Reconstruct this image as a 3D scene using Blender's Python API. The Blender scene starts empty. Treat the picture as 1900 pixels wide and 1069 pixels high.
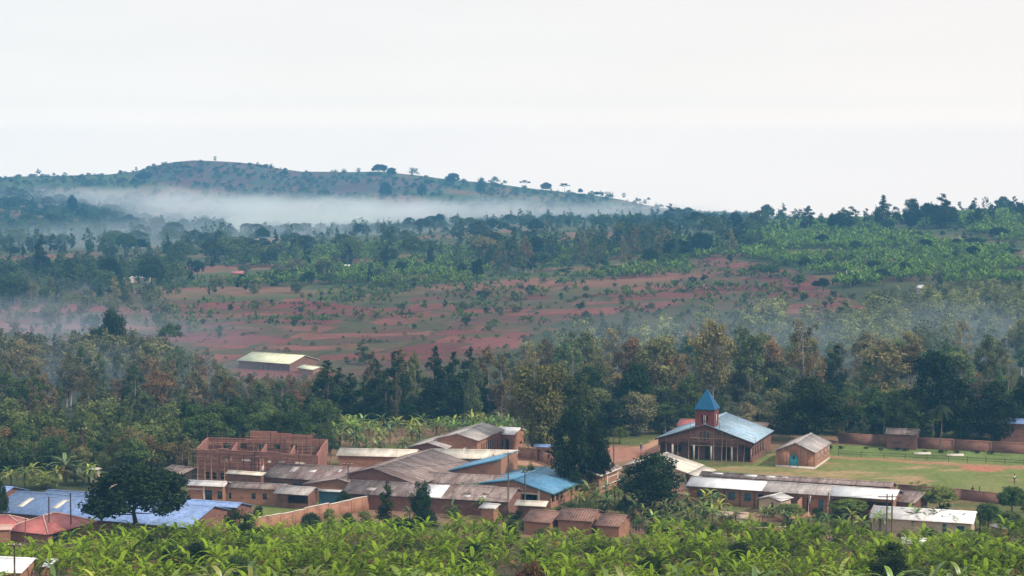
import bpy, math, random
import numpy as np
from mathutils import Vector, Matrix

# ------------------------------------------------------------------ camera, world, sun
SC = bpy.context.scene
COL = SC.collection
F = 3700.0            # focal length in pixels of a 1900 px wide frame
HOR = 290.0           # picture row of the true horizon
CZ = 58.0             # eye height above the valley floor
TH = math.atan((534.5 - HOR) / F)
cam_data = bpy.data.cameras.new('camera')
cam_data.sensor_width = 36.0
cam_data.lens = 36.0 * F / 1900.0
cam_data.clip_start = 1.0
cam_data.clip_end = 20000.0
cam = bpy.data.objects.new('camera', cam_data)
cam.location = (0, 0, CZ)
cam.rotation_euler = (math.radians(90) - TH, 0, 0)
COL.objects.link(cam)
SC.camera = cam

SUN_EL, SUN_AZ = 42.0, 118.0       # degrees; azimuth clockwise from straight ahead (+Y)
SUN_STRENGTH = 3.6
world = bpy.data.worlds.new('World')
SC.world = world
world.use_nodes = True
nt = world.node_tree
nt.nodes.clear()
N = nt.nodes.new
out = N('ShaderNodeOutputWorld')
bg = N('ShaderNodeBackground')
sky = N('ShaderNodeTexSky')
sky.sky_type = 'NISHITA'
sky.sun_disc = False
sky.sun_elevation = math.radians(SUN_EL)
sky.sun_rotation = math.radians(SUN_AZ)
sky.dust_density = 6.0
sky.altitude = 1500
tc = N('ShaderNodeTexCoord')
sep = N('ShaderNodeSeparateXYZ')
nt.links.new(tc.outputs['Generated'], sep.inputs[0])
mx = N('ShaderNodeMath'); mx.operation = 'MAXIMUM'; mx.inputs[1].default_value = 0.03
nt.links.new(sep.outputs[2], mx.inputs[0])
cmb = N('ShaderNodeCombineXYZ')
nt.links.new(sep.outputs[0], cmb.inputs[0]); nt.links.new(sep.outputs[1], cmb.inputs[1]); nt.links.new(mx.outputs[0], cmb.inputs[2])
nt.links.new(cmb.outputs[0], sky.inputs[0])
skm = N('ShaderNodeVectorMath'); skm.operation = 'SCALE'; skm.inputs[3].default_value = 0.1
nt.links.new(sky.outputs[0], skm.inputs[0])
# thin overcast: soft cloud cover, a little warmer towards the sun side
mp = N('ShaderNodeMapping'); mp.inputs['Scale'].default_value = (5, 5, 26)
nt.links.new(tc.outputs['Generated'], mp.inputs[0])
nz = N('ShaderNodeTexNoise'); nz.inputs['Scale'].default_value = 1.6; nz.inputs['Detail'].default_value = 5
nt.links.new(mp.outputs[0], nz.inputs['Vector'])
mr = N('ShaderNodeMapRange'); mr.inputs[1].default_value = -0.3; mr.inputs[2].default_value = 0.3
nt.links.new(sep.outputs[0], mr.inputs[0])
side = N('ShaderNodeMix'); side.data_type = 'RGBA'
side.inputs[6].default_value = (0.850, 0.868, 0.885, 1)
side.inputs[7].default_value = (0.905, 0.868, 0.855, 1)
nt.links.new(mr.outputs[0], side.inputs[0])
mr2 = N('ShaderNodeMapRange'); mr2.inputs[1].default_value = 0.3; mr2.inputs[2].default_value = 0.7
mr2.inputs[3].default_value = 0.987; mr2.inputs[4].default_value = 1.013
nt.links.new(nz.outputs['Fac'], mr2.inputs[0])
clm = N('ShaderNodeVectorMath'); clm.operation = 'SCALE'
nt.links.new(side.outputs[2], clm.inputs[0]); nt.links.new(mr2.outputs[0], clm.inputs[3])
mix = N('ShaderNodeMix'); mix.data_type = 'RGBA'; mix.inputs[0].default_value = 0.96
# the bright band that a hazy sky has along the horizon
hr_ = N('ShaderNodeMapRange'); hr_.inputs[1].default_value = 0.0; hr_.inputs[2].default_value = 0.16
nt.links.new(sep.outputs[2], hr_.inputs[0])
glow = N('ShaderNodeValToRGB'); ge = glow.color_ramp.elements
ge[0].position = 0.0; ge[0].color = (1.60, 1.40, 1.20, 1); ge[1].position = 1.0; ge[1].color = (1, 1, 1, 1)
for q_, c_ in ((0.078, (1.60, 1.40, 1.20)), (0.165, (1.27, 1.20, 1.10)), (0.325, (1.14, 1.11, 1.06)), (0.55, (1.08, 1.06, 1.04))):
    e_ = ge.new(q_); e_.color = (*c_, 1)
nt.links.new(hr_.outputs[0], glow.inputs[0])
gm = N('ShaderNodeVectorMath'); gm.operation = 'MULTIPLY'
nt.links.new(clm.outputs[0], gm.inputs[0]); nt.links.new(glow.outputs[0], gm.inputs[1])
nt.links.new(skm.outputs[0], mix.inputs[6]); nt.links.new(gm.outputs[0], mix.inputs[7])
nt.links.new(mix.outputs[2], bg.inputs[0])
bg.inputs[1].default_value = 1.0
nt.links.new(bg.outputs[0], out.inputs[0])

sd = bpy.data.lights.new('sun', 'SUN')
sd.energy = SUN_STRENGTH
sd.angle = math.radians(4)
sd.color = (1.0, 0.93, 0.84)
sun = bpy.data.objects.new('sun', sd)
sv = Vector((math.sin(math.radians(SUN_AZ)) * math.cos(math.radians(SUN_EL)), math.cos(math.radians(SUN_AZ)) * math.cos(math.radians(SUN_EL)), math.sin(math.radians(SUN_EL))))
sun.rotation_euler = sv.to_track_quat('Z', 'Y').to_euler()
sun.location = (200, 200, 400)
COL.objects.link(sun)
SC.view_settings.view_transform = 'Standard'
SC.view_settings.look = 'None'
SC.view_settings.exposure = 0.06
SC.view_settings.gamma = 1.0
cy = SC.cycles
cy.max_bounces = 19; cy.diffuse_bounces = 3; cy.glossy_bounces = 2; cy.transmission_bounces = 3
cy.transparent_max_bounces = 6; cy.volume_bounces = 18
cy.caustics_reflective = False; cy.caustics_refractive = False
cy.sample_clamp_indirect = 4.0

# ------------------------------------------------------------------ measuring helpers
CT, ST = math.cos(TH), math.sin(TH)
def ray(u, v):
    a, b = (u - 950.0) / F, -(v - 534.5) / F
    return (a, CT + b * ST, -ST + b * CT)
def at(u, v, y):
    d = ray(u, v); k = y / d[1]
    return Vector((d[0] * k, y, CZ + d[2] * k))
def G(u, v, z=0.0):
    d = ray(u, v); k = (z - CZ) / d[2]
    return Vector((d[0] * k, d[1] * k, z))
def zrow(v, y):
    d = ray(950, v)
    return CZ + y * d[2] / d[1]
def px(x, y, z):
    dz = z - CZ
    yc = y * CT - dz * ST; zc = y * ST + dz * CT
    return 950 + F * x / yc, 534.5 - F * zc / yc

RNG = np.random.default_rng(11)
R = random.Random(5)

# ------------------------------------------------------------------ value noise
_PERM = np.random.default_rng(3).random((256, 256))
def vnoise(x, y):
    xi = np.floor(x).astype(int); yi = np.floor(y).astype(int)
    fx = x - xi; fy = y - yi
    fx = fx * fx * (3 - 2 * fx); fy = fy * fy * (3 - 2 * fy)
    p = lambda i, j: _PERM[i % 256, j % 256]
    return (p(xi, yi) * (1 - fx) + p(xi + 1, yi) * fx) * (1 - fy) + (p(xi, yi + 1) * (1 - fx) + p(xi + 1, yi + 1) * fx) * fy
def fbm(x, y, o=4):
    s = 0; a = 0.5
    for k in range(o):
        s = s + a * vnoise(x * 2 ** k + 17 * k, y * 2 ** k + 31 * k); a *= 0.5
    return s / (1 - 0.5 ** o)

# ------------------------------------------------------------------ terrain heights
UC = [-1200, 0, 300, 600, 950, 1300, 1600, 1900, 3100]
ROWS = [  # distance, then either ('z', heights) or ('v', picture rows of the ground)
    (-200, 'z', [98] * 9), (0, 'z', [56.2] * 9), (60, 'z', [42] * 9), (120, 'z', [26] * 9), (185, 'z', [14.5] * 9), (280, 'z', [2.5] * 9), (305, 'z', [0] * 9), (425, 'z', [0] * 9),
    (500, 'z', [-4, -4, -4, -4, -3.5, -2.5, -2, -2, -2]),
    (600, 'z', [-7, -7, -7, -7, -5, -3, -2, -1, 0]),
    (700, 'v', [625, 623, 620, 615, 604, 592, 578, 575, 570]),
    (850, 'v', [572, 570, 562, 552, 545, 525, 515, 508, 500]),
    (1050, 'v', [512, 510, 506, 500, 490, 472, 455, 445, 430]),
    (1250, 'v', [475, 470, 468, 462, 450, 438, 418, 396, 370]),
    (1450, 'v', [458, 458, 452, 440, 430, 420, 412, 400, 380]),
    (1700, 'v', [420, 425, 440, 432, 414, 408, 408, 404, 400]),
    (2000, 'v', [365, 375, 428, 425, 410, 405, 406, 406, 406]),
    (2250, 'v', [345, 355, 395, 398, 396, 402, 407, 408, 408]),
]
CREST_U = [-1200, -300, 0, 20, 100, 200, 250, 290, 325, 360, 430, 480, 520, 560, 600, 640, 700, 750, 800, 850, 900, 960, 1000, 1050, 1100, 1160, 1220, 1300, 1500, 3100]
CREST_V = [345, 333, 329, 326, 325, 322, 317, 305, 299, 296, 299, 304, 314, 320, 319, 318, 316, 322, 329, 335, 338, 347, 352, 356, 361, 371, 383, 396, 404, 408]
UT = np.arange(-1200, 3101, 20.0)
YT = np.arange(-200, 3001, 10.0)
def _table():
    cols = []
    ys = [r[0] for r in ROWS] + [2500, 2800, 3000]
    zs = np.zeros((len(ys), len(UT)))
    for i, (y, k, vals) in enumerate(ROWS):
        vv = np.interp(UT, UC, vals)
        zs[i] = vv if k == 'z' else CZ - y * (vv - HOR) / F
    cr = CZ - 2500 * (np.interp(UT, CREST_U, CREST_V) - HOR) / F
    zs[-3] = cr; zs[-2] = cr - 28; zs[-1] = cr - 60
    T = np.stack([np.interp(YT, ys, zs[:, j]) for j in range(len(UT))], axis=1)
    T0 = T.copy()
    for it in range(14):
        T[1:-1] = (T[:-2] + 2 * T[1:-1] + T[2:]) / 4
    for it in range(6):
        T[:, 1:-1] = (T[:, :-2] + 2 * T[:, 1:-1] + T[:, 2:]) / 4
    w = np.clip(1 - np.abs(YT - 2500) / 60, 0, 1)[:, None]        # keep the far crest line crisp
    T = T * (1 - w) + T0 * w
    w = np.clip(np.minimum((YT - 285) / 20, (430 - YT) / 30), 0, 1)[:, None]   # flat valley floor
    return T * (1 - w)
TAB = _table()
def height(x, y):
    x = np.asarray(x, float); y = np.asarray(y, float)
    u = 950 + F * x / np.maximum(y, 150.0)
    fu = np.clip((u - UT[0]) / 20.0, 0, len(UT) - 1.001); fy = np.clip((y - YT[0]) / 10.0, 0, len(YT) - 1.001)
    i = fu.astype(int); j = fy.astype(int); a = fu - i; b = fy - j
    z = (TAB[j, i] * (1 - a) + TAB[j, i + 1] * a) * (1 - b) + (TAB[j + 1, i] * (1 - a) + TAB[j + 1, i + 1] * a) * b
    far = np.clip((y - 450) / 300, 0, 1)
    z = z + far * (fbm(x / 90 + 5, y / 90, 3) - 0.5) * np.clip(1 + (y - 800) / 900, 1, 2.2) * 2.0
    return np.where(y > 3000, z - (y - 3000) * 0.2, z)
def hz(x, y):
    return float(height(np.array([x]), np.array([y]))[0])
def hit(u, v, y0=240.0, y1=2800.0):
    d = ray(u, v); ys = np.arange(y0, y1, 2.0)
    zz = CZ + ys * d[2] / d[1]; xx = ys * d[0] / d[1]
    k = np.nonzero(zz <= height(xx, ys))[0]
    y = ys[k[0]] if len(k) else y1
    x = y * d[0] / d[1]
    return Vector((x, y, hz(x, y)))

# ------------------------------------------------------------------ mesh accumulation
class Acc:
    def __init__(s):
        s.v = []; s.n = 0; s.f = []
    def add(s, V, Fc, mat=0, tint=None):
        V = np.asarray(V, float).reshape(-1, 3); Fc = np.asarray(Fc, int)
        if Fc.ndim == 1: Fc = Fc[None]
        t = np.full(len(Fc), 0.5) if tint is None else np.broadcast_to(np.asarray(tint, float), (len(Fc),))
        s.v.append(V); s.f.append((Fc + s.n, mat, t)); s.n += len(V)
    def poly(s, pts, mat=0):
        s.add(pts, [list(range(len(pts)))], mat)
    def box(s, x0, x1, y0, y1, z0, z1, mat=0):
        V = [(x0, y0, z0), (x1, y0, z0), (x1, y1, z0), (x0, y1, z0), (x0, y0, z1), (x1, y0, z1), (x1, y1, z1), (x0, y1, z1)]
        s.add(V, [(0, 3, 2, 1), (4, 5, 6, 7), (0, 1, 5, 4), (1, 2, 6, 5), (2, 3, 7, 6), (3, 0, 4, 7)], mat)
    def hexa(s, lo, hi, mat=0):         # two matching rings joined into a solid
        k = len(lo)
        s.add(list(lo) + list(hi), [list(range(k))[::-1]], mat); b = s.n - 2 * k
        s.f.append((np.array([list(range(k, 2 * k))]) + b, mat, np.array([0.5])))
        s.f.append((np.array([(i, (i + 1) % k, k + (i + 1) % k, k + i) for i in range(k)]) + b, mat, np.full(k, 0.5)))
    def tube(s, pts, rad, sides=6, mat=0, cap=True):
        P = np.asarray(pts, float); k = len(P)
        rad = np.broadcast_to(np.asarray(rad, float), (k,))
        D = np.gradient(P, axis=0); D /= np.linalg.norm(D, axis=1)[:, None] + 1e-9
        ref = np.where(np.abs(D[:, 2:3]) > 0.9, np.array([[1.0, 0, 0]]), np.array([[0, 0, 1.0]]))
        A = np.cross(D, ref); A /= np.linalg.norm(A, axis=1)[:, None]; B = np.cross(D, A)
        t = np.linspace(0, 2 * np.pi, sides, endpoint=False)
        V = P[:, None] + rad[:, None, None] * (A[:, None] * np.cos(t)[None, :, None] + B[:, None] * np.sin(t)[None, :, None])
        fs = [(i * sides + j, i * sides + (j + 1) % sides, (i + 1) * sides + (j + 1) % sides, (i + 1) * sides + j) for i in range(k - 1) for j in range(sides)]
        s.add(V.reshape(-1, 3), fs, mat)
        if cap:
            s.f.append((np.array([list(range(sides))]) + s.n - k * sides, mat, np.array([0.5])))
            s.f.append((np.array([list(range(sides))[::-1]]) + s.n - sides, mat, np.array([0.5])))
    def mesh(s, name, mats, smooth=False):
        me = bpy.data.meshes.new(name)
        V = np.concatenate(s.v)
        me.vertices.add(len(V)); me.vertices.foreach_set('co', V.astype(np.float32).ravel())
        nl = sum(f.size for f, _, _ in s.f); npoly = sum(len(f) for f, _, _ in s.f)
        me.loops.add(nl); me.polygons.add(npoly)
        me.loops.foreach_set('vertex_index', np.concatenate([f.ravel() for f, _, _ in s.f]).astype(np.int32))
        tot = np.concatenate([np.full(len(f), f.shape[1]) for f, _, _ in s.f]).astype(np.int32)
        me.polygons.foreach_set('loop_start', np.concatenate([[0], np.cumsum(tot)[:-1]]).astype(np.int32))
        me.polygons.foreach_set('material_index', np.concatenate([np.full(len(f), m) for f, m, _ in s.f]).astype(np.int32))
        if smooth: me.polygons.foreach_set('use_smooth', np.ones(npoly, bool))
        me.update(calc_edges=True)
        a = me.attributes.new('tint', 'FLOAT', 'FACE')
        a.data.foreach_set('value', np.concatenate([t for _, _, t in s.f]).astype(np.float32))
        for m in (mats if isinstance(mats, (list, tuple)) else [mats]): me.materials.append(m)
        return me

def new(name, me=None, parent=None, loc=None, rz=0.0):
    o = bpy.data.objects.new(name, me); COL.objects.link(o)
    if parent is not None: o.parent = parent
    if loc is not None: o.location = loc
    if rz: o.rotation_euler = (0, 0, rz)
    return o
def tag(o, label, cat, group=None):
    o['label'] = label; o['category'] = cat; o['kind'] = 'thing'
    if group: o['group'] = group
    return o
def kind(o, k):
    o['kind'] = k; return o

# ------------------------------------------------------------------ materials
def _base(name):
    m = bpy.data.materials.new(name); m.use_nodes = True
    t = m.node_tree; t.nodes.clear()
    return m, t, t.nodes.new, t.links.new
def surface(name, c1, c2=None, scale=1.0, stretch=(1, 1, 1), rough=0.85, c3=None, thr=(0.62, 0.72), metal=0.0, bump=0.0, fine=None, detail=6, key_sheets=0):
    """c1/c2 mottled by noise in the thing's own coordinates, c3 in stains; FINE adds grain."""
    m, t, n, l = _base(name)
    o = n('ShaderNodeOutputMaterial'); b = n('ShaderNodeBsdfPrincipled')
    b.inputs['Roughness'].default_value = rough; b.inputs['Metallic'].default_value = metal
    b.inputs['Specular IOR Level'].default_value = 0.25
    tc = n('ShaderNodeTexCoord'); mp = n('ShaderNodeMapping'); mp.inputs['Scale'].default_value = stretch
    l(tc.outputs['Object'], mp.inputs[0])
    nz = n('ShaderNodeTexNoise'); nz.inputs['Scale'].default_value = scale; nz.inputs['Detail'].default_value = detail; nz.inputs['Roughness'].default_value = 0.65
    l(mp.outputs[0], nz.inputs['Vector'])
    r = n('ShaderNodeMapRange'); r.inputs[1].default_value = 0.33; r.inputs[2].default_value = 0.67
    l(nz.outputs['Fac'], r.inputs[0])
    x = n('ShaderNodeMix'); x.data_type = 'RGBA'
    x.inputs[6].default_value = (*c1, 1); x.inputs[7].default_value = (*(c2 or c1), 1)
    l(r.outputs[0], x.inputs[0]); res = x.outputs[2]
    if c3:
        z2 = n('ShaderNodeTexNoise'); z2.inputs['Scale'].default_value = scale * 0.45; z2.inputs['Detail'].default_value = 8; z2.inputs['Roughness'].default_value = 0.7
        m2 = n('ShaderNodeMapping'); m2.inputs['Scale'].default_value = stretch; m2.inputs['Location'].default_value = (7.3, 2.1, 4.4)
        l(tc.outputs['Object'], m2.inputs[0]); l(m2.outputs[0], z2.inputs['Vector'])
        r2 = n('ShaderNodeMapRange'); r2.inputs[1].default_value = thr[0] - 0.08; r2.inputs[2].default_value = thr[1] - 0.08
        l(z2.outputs['Fac'], r2.inputs[0])
        y = n('ShaderNodeMix'); y.data_type = 'RGBA'; y.inputs[7].default_value = (*c3, 1)
        l(r2.outputs[0], y.inputs[0]); l(res, y.inputs[6]); res = y.outputs[2]
    if fine:
        z3 = n('ShaderNodeTexNoise'); z3.inputs['Scale'].default_value = fine; z3.inputs['Detail'].default_value = 2
        l(tc.outputs['Object'], z3.inputs['Vector'])
        r3 = n('ShaderNodeMapRange'); r3.inputs[1].default_value = 0.3; r3.inputs[2].default_value = 0.7; r3.inputs[3].default_value = 0.75; r3.inputs[4].default_value = 1.2
        l(z3.outputs['Fac'], r3.inputs[0])
        s = n('ShaderNodeVectorMath'); s.operation = 'SCALE'
        l(res, s.inputs[0]); l(r3.outputs[0], s.inputs[3]); res = s.outputs[0]
    if key_sheets:             # separate roofing sheets, each weathered a little differently
        bk = n('ShaderNodeTexBrick'); bk.inputs['Scale'].default_value = 1.0; bk.inputs['Mortar Size'].default_value = 0.012; bk.inputs['Brick Width'].default_value = 0.95; bk.inputs['Row Height'].default_value = 2.1
        bk.offset = 0.3
        bk.inputs['Color1'].default_value = (0.84, 0.83, 0.82, 1); bk.inputs['Color2'].default_value = (1.13, 1.13, 1.13, 1); bk.inputs['Mortar'].default_value = (0.72, 0.71, 0.70, 1)
        l(tc.outputs['Object'], bk.inputs['Vector'])
        x2 = n('ShaderNodeMix'); x2.data_type = 'RGBA'; x2.blend_type = 'MULTIPLY'; x2.inputs[0].default_value = key_sheets
        l(res, x2.inputs[6]); l(bk.outputs['Color'], x2.inputs[7]); res = x2.outputs[2]
    l(res, b.inputs['Base Color'])
    l(b.outputs[0], o.inputs[0])
    return m
def foliage(name, trans=0.3, gloss=0.0, color=None, spread=1.0):
    """leaves: the object's own colour varied leaf by leaf, part of the light passing through"""
    m, t, n, l = _base(name)
    o = n('ShaderNodeOutputMaterial')
    if color is None:
        oi = n('ShaderNodeObjectInfo'); c = oi.outputs['Color']
    else:
        rg = n('ShaderNodeRGB'); rg.outputs[0].default_value = (*color, 1); c = rg.outputs[0]
    a = n('ShaderNodeAttribute'); a.attribute_name = 'tint'
    r = n('ShaderNodeValToRGB'); e = r.color_ramp.elements
    lo, hi = 1 - 0.5 * spread, 1 + 0.9 * spread
    e[0].position = 0; e[0].color = (lo * 0.95, lo, lo * 1.05, 1)
    e[1].position = 1; e[1].color = (hi * 1.08, hi, hi * 0.75, 1)
    l(a.outputs['Fac'], r.inputs[0])
    x = n('ShaderNodeMix'); x.data_type = 'RGBA'; x.blend_type = 'MULTIPLY'; x.inputs[0].default_value = 1
    l(c, x.inputs[6]); l(r.outputs[0], x.inputs[7])
    d = n('ShaderNodeBsdfDiffuse'); tr = n('ShaderNodeBsdfTranslucent'); l(x.outputs[2], d.inputs[0]); l(x.outputs[2], tr.inputs[0])
    s = n('ShaderNodeMixShader'); s.inputs[0].default_value = trans
    l(d.outputs[0], s.inputs[1]); l(tr.outputs[0], s.inputs[2]); res = s.outputs[0]
    if gloss:
        g = n('ShaderNodeBsdfGlossy'); g.inputs['Roughness'].default_value = 0.45; g.inputs[0].default_value = (0.9, 0.95, 1, 1)
        s2 = n('ShaderNodeMixShader'); s2.inputs[0].default_value = gloss
        l(res, s2.inputs[1]); l(g.outputs[0], s2.inputs[2]); res = s2.outputs[0]
    l(res, o.inputs[0])
    return m

M = {}
def mk(key, *a, **k): M[key] = surface(key, *a, key_sheets=(1.0 if key in ('roof_rust', 'roof_grey', 'roof_beige', 'roof_pale') else 0.75 if key.startswith('roof') else 0), **k)
mk('brick', (0.32, 0.155, 0.095), (0.40, 0.205, 0.13), 0.9, (1, 1, 2.2), c3=(0.26, 0.12, 0.08), fine=9)
mk('brick_dark', (0.185, 0.085, 0.065), (0.25, 0.125, 0.092), 0.9, (1, 1, 2), c3=(0.13, 0.065, 0.05), fine=9)
mk('brick_raw', (0.26, 0.108, 0.08), (0.34, 0.155, 0.115), 0.7, (1, 1, 2.6), c3=(0.20, 0.09, 0.07), fine=6)
mk('brick_maroon', (0.16, 0.035, 0.03), (0.20, 0.055, 0.04), 1.0, (1, 1, 2), fine=8)
mk('plaster', (0.50, 0.38, 0.28), (0.58, 0.46, 0.35), 0.8, c3=(0.40, 0.27, 0.18), fine=7)
mk('concrete', (0.55, 0.47, 0.40), (0.62, 0.55, 0.48), 1.5, c3=(0.42, 0.34, 0.28))
mk('trim', (0.66, 0.58, 0.50), (0.72, 0.66, 0.58), 1.5)
mk('roof_rust', (0.20, 0.145, 0.13), (0.36, 0.285, 0.26), 1.1, (1.5, 0.28, 0.28), c3=(0.16, 0.10, 0.085), thr=(0.56, 0.70), fine=3)
mk('roof_grey', (0.37, 0.325, 0.30), (0.46, 0.41, 0.385), 1.1, (1.4, 0.25, 0.25), c3=(0.27, 0.21, 0.185), thr=(0.6, 0.75), fine=3)
mk('roof_white', (0.86, 0.85, 0.84), (0.88, 0.87, 0.86), 0.7, (1.4, 0.2, 0.2), c3=(0.72, 0.69, 0.66), rough=0.5)
mk('roof_beige', (0.60, 0.53, 0.43), (0.70, 0.63, 0.53), 0.8, (1.6, 0.25, 0.25), c3=(0.47, 0.38, 0.29), rough=0.7)
mk('roof_pale', (0.56, 0.53, 0.51), (0.66, 0.63, 0.61), 0.9, (1.4, 0.25, 0.25), c3=(0.40, 0.34, 0.31), rough=0.6)
mk('roof_blue', (0.19, 0.29, 0.53), (0.235, 0.335, 0.57), 0.8, (1.5, 0.2, 0.2), c3=(0.28, 0.36, 0.55), fine=2, rough=0.5)
mk('roof_teal', (0.085, 0.24, 0.39), (0.12, 0.28, 0.43), 0.8, (1.5, 0.2, 0.2), c3=(0.19, 0.34, 0.44), fine=2, rough=0.5)
mk('roof_ice', (0.28, 0.42, 0.53), (0.38, 0.51, 0.60), 0.9, (1.5, 0.2, 0.2), c3=(0.45, 0.52, 0.57), fine=2, rough=0.5)
mk('spire', (0.005, 0.075, 0.17), (0.008, 0.095, 0.2), 1.0, rough=0.5)
mk('roof_red', (0.40, 0.11, 0.10), (0.48, 0.16, 0.145), 0.8, (1.5, 0.3, 0.3), c3=(0.50, 0.24, 0.21), rough=0.6)
mk('roof_pink', (0.55, 0.36, 0.30), (0.62, 0.43, 0.36), 0.8, c3=(0.42, 0.25, 0.2))
mk('roof_yellow', (0.68, 0.69, 0.46), (0.75, 0.76, 0.54), 0.8, (1.4, 0.3, 0.3), c3=(0.58, 0.56, 0.38))
mk('skylight', (0.66, 0.60, 0.50), (0.72, 0.66, 0.56), 1.0, rough=0.4)
mk('glass', (0.03, 0.055, 0.075), (0.05, 0.08, 0.10), 1.0, rough=0.15)
mk('paint_blue', (0.05, 0.14, 0.20), (0.07, 0.17, 0.24), 1.5, rough=0.6)
mk('paint_teal', (0.05, 0.37, 0.46), (0.07, 0.42, 0.52), 2.0, rough=0.5)
mk('dark_wood', (0.045, 0.035, 0.03), (0.075, 0.055, 0.045), 2.0, (1, 1, 0.3))
mk('pole_wood', (0.11, 0.08, 0.06), (0.16, 0.12, 0.09), 2.0, (1, 1, 0.2))
mk('bamboo', (0.28, 0.17, 0.11), (0.38, 0.25, 0.17), 2.0, (1, 1, 0.3))
mk('steel', (0.35, 0.36, 0.38), (0.42, 0.43, 0.45), 1.0, rough=0.4, metal=0.6)
mk('wire', (0.03, 0.03, 0.035), (0.05, 0.05, 0.05), 1.0)
mk('bark', (0.09, 0.065, 0.05), (0.14, 0.11, 0.085), 2.0, (1, 1, 0.3))
mk('bark_pale', (0.30, 0.26, 0.22), (0.20, 0.16, 0.13), 2.0, (1, 1, 0.3))
mk('bark_dark', (0.035, 0.028, 0.022), (0.06, 0.048, 0.038), 2.0, (1, 1, 0.3))
mk('stem_banana', (0.10, 0.11, 0.035), (0.16, 0.12, 0.05), 2.0, (1, 1, 0.3))
mk('skin', (0.05, 0.026, 0.017), (0.06, 0.032, 0.02), 3.0, rough=0.5)
mk('hair', (0.008, 0.007, 0.006), (0.012, 0.01, 0.009), 3.0)
for k, c in dict(cloth_red=(0.42, 0.03, 0.03), cloth_white=(0.72, 0.71, 0.69), cloth_navy=(0.03, 0.04, 0.09), cloth_brown=(0.13, 0.08, 0.05), cloth_green=(0.05, 0.16, 0.06), cloth_blue=(0.08, 0.16, 0.4)).items():
    mk(k, c, tuple(x * 1.15 for x in c), 4.0)
M['leaf_dead'] = foliage('leaf_dead', 0.2, color=(0.15, 0.095, 0.045))
M['leaf'] = foliage('leaf', 0.3)
M['leaf_dense'] = foliage('leaf_dense', 0.15)
M['leaf_banana'] = foliage('leaf_banana', 0.35, 0.07, spread=1.25)
def tile_mat():
    m = surface('roof_tile', (0.20, 0.105, 0.08), (0.30, 0.17, 0.13), 0.8, c3=(0.12, 0.07, 0.06), fine=5)
    t = m.node_tree; n = t.nodes.new; l = t.links.new
    b = next(x for x in t.nodes if x.type == 'BSDF_PRINCIPLED')
    src = b.inputs['Base Color'].links[0].from_socket
    tc = n('ShaderNodeTexCoord'); w = n('ShaderNodeTexWave'); w.inputs['Scale'].default_value = 0.75; w.inputs['Distortion'].default_value = 0.6
    l(tc.outputs['Object'], w.inputs['Vector'])
    r = n('ShaderNodeMapRange'); r.inputs[3].default_value = 0.62; r.inputs[4].default_value = 1.25
    l(w.outputs['Fac'], r.inputs[0])
    s = n('ShaderNodeVectorMath'); s.operation = 'SCALE'; l(src, s.inputs[0]); l(r.outputs[0], s.inputs[3]); l(s.outputs[0], b.inputs['Base Color'])
    return m
M['roof_tile'] = tile_mat()

# ------------------------------------------------------------------ ground sheet
def inpoly(px_, py_, poly):
    r = np.zeros(px_.shape, bool); k = len(poly)
    for i in range(k):
        x1, y1 = poly[i]; x2, y2 = poly[(i + 1) % k]
        c = (y1 > py_) != (y2 > py_)
        r ^= c & (px_ < (x2 - x1) * (py_ - y1) / (y2 - y1 + 1e-12) + x1)
    return r
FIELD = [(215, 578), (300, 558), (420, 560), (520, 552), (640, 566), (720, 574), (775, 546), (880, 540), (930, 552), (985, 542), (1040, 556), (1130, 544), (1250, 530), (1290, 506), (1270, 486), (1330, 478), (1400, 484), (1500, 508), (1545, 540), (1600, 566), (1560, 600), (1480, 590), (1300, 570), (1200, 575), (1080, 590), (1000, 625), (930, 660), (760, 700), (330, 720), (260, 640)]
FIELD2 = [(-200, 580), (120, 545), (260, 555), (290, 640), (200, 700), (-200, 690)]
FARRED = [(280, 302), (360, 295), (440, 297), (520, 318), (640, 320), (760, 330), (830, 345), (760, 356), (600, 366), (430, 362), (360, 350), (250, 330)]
PITCHW = [G(1500, 822), G(1990, 845), G(1990, 935), G(1660, 905), G(1310, 876), G(1225, 872), G(1395, 863), G(1430, 840)]
def seg_d(x, y, pts):
    d = np.full(x.shape, 1e9)
    for (ax, ay), (bx, by) in zip(pts[:-1], pts[1:]):
        t = np.clip(((x - ax) * (bx - ax) + (y - ay) * (by - ay)) / ((bx - ax) ** 2 + (by - ay) ** 2), 0, 1)
        d = np.minimum(d, np.hypot(x - ax - t * (bx - ax), y - ay - t * (by - ay)))
    return d
def gxy(*uv): return [tuple(G(u, v)[:2]) for u, v in uv]
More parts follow.
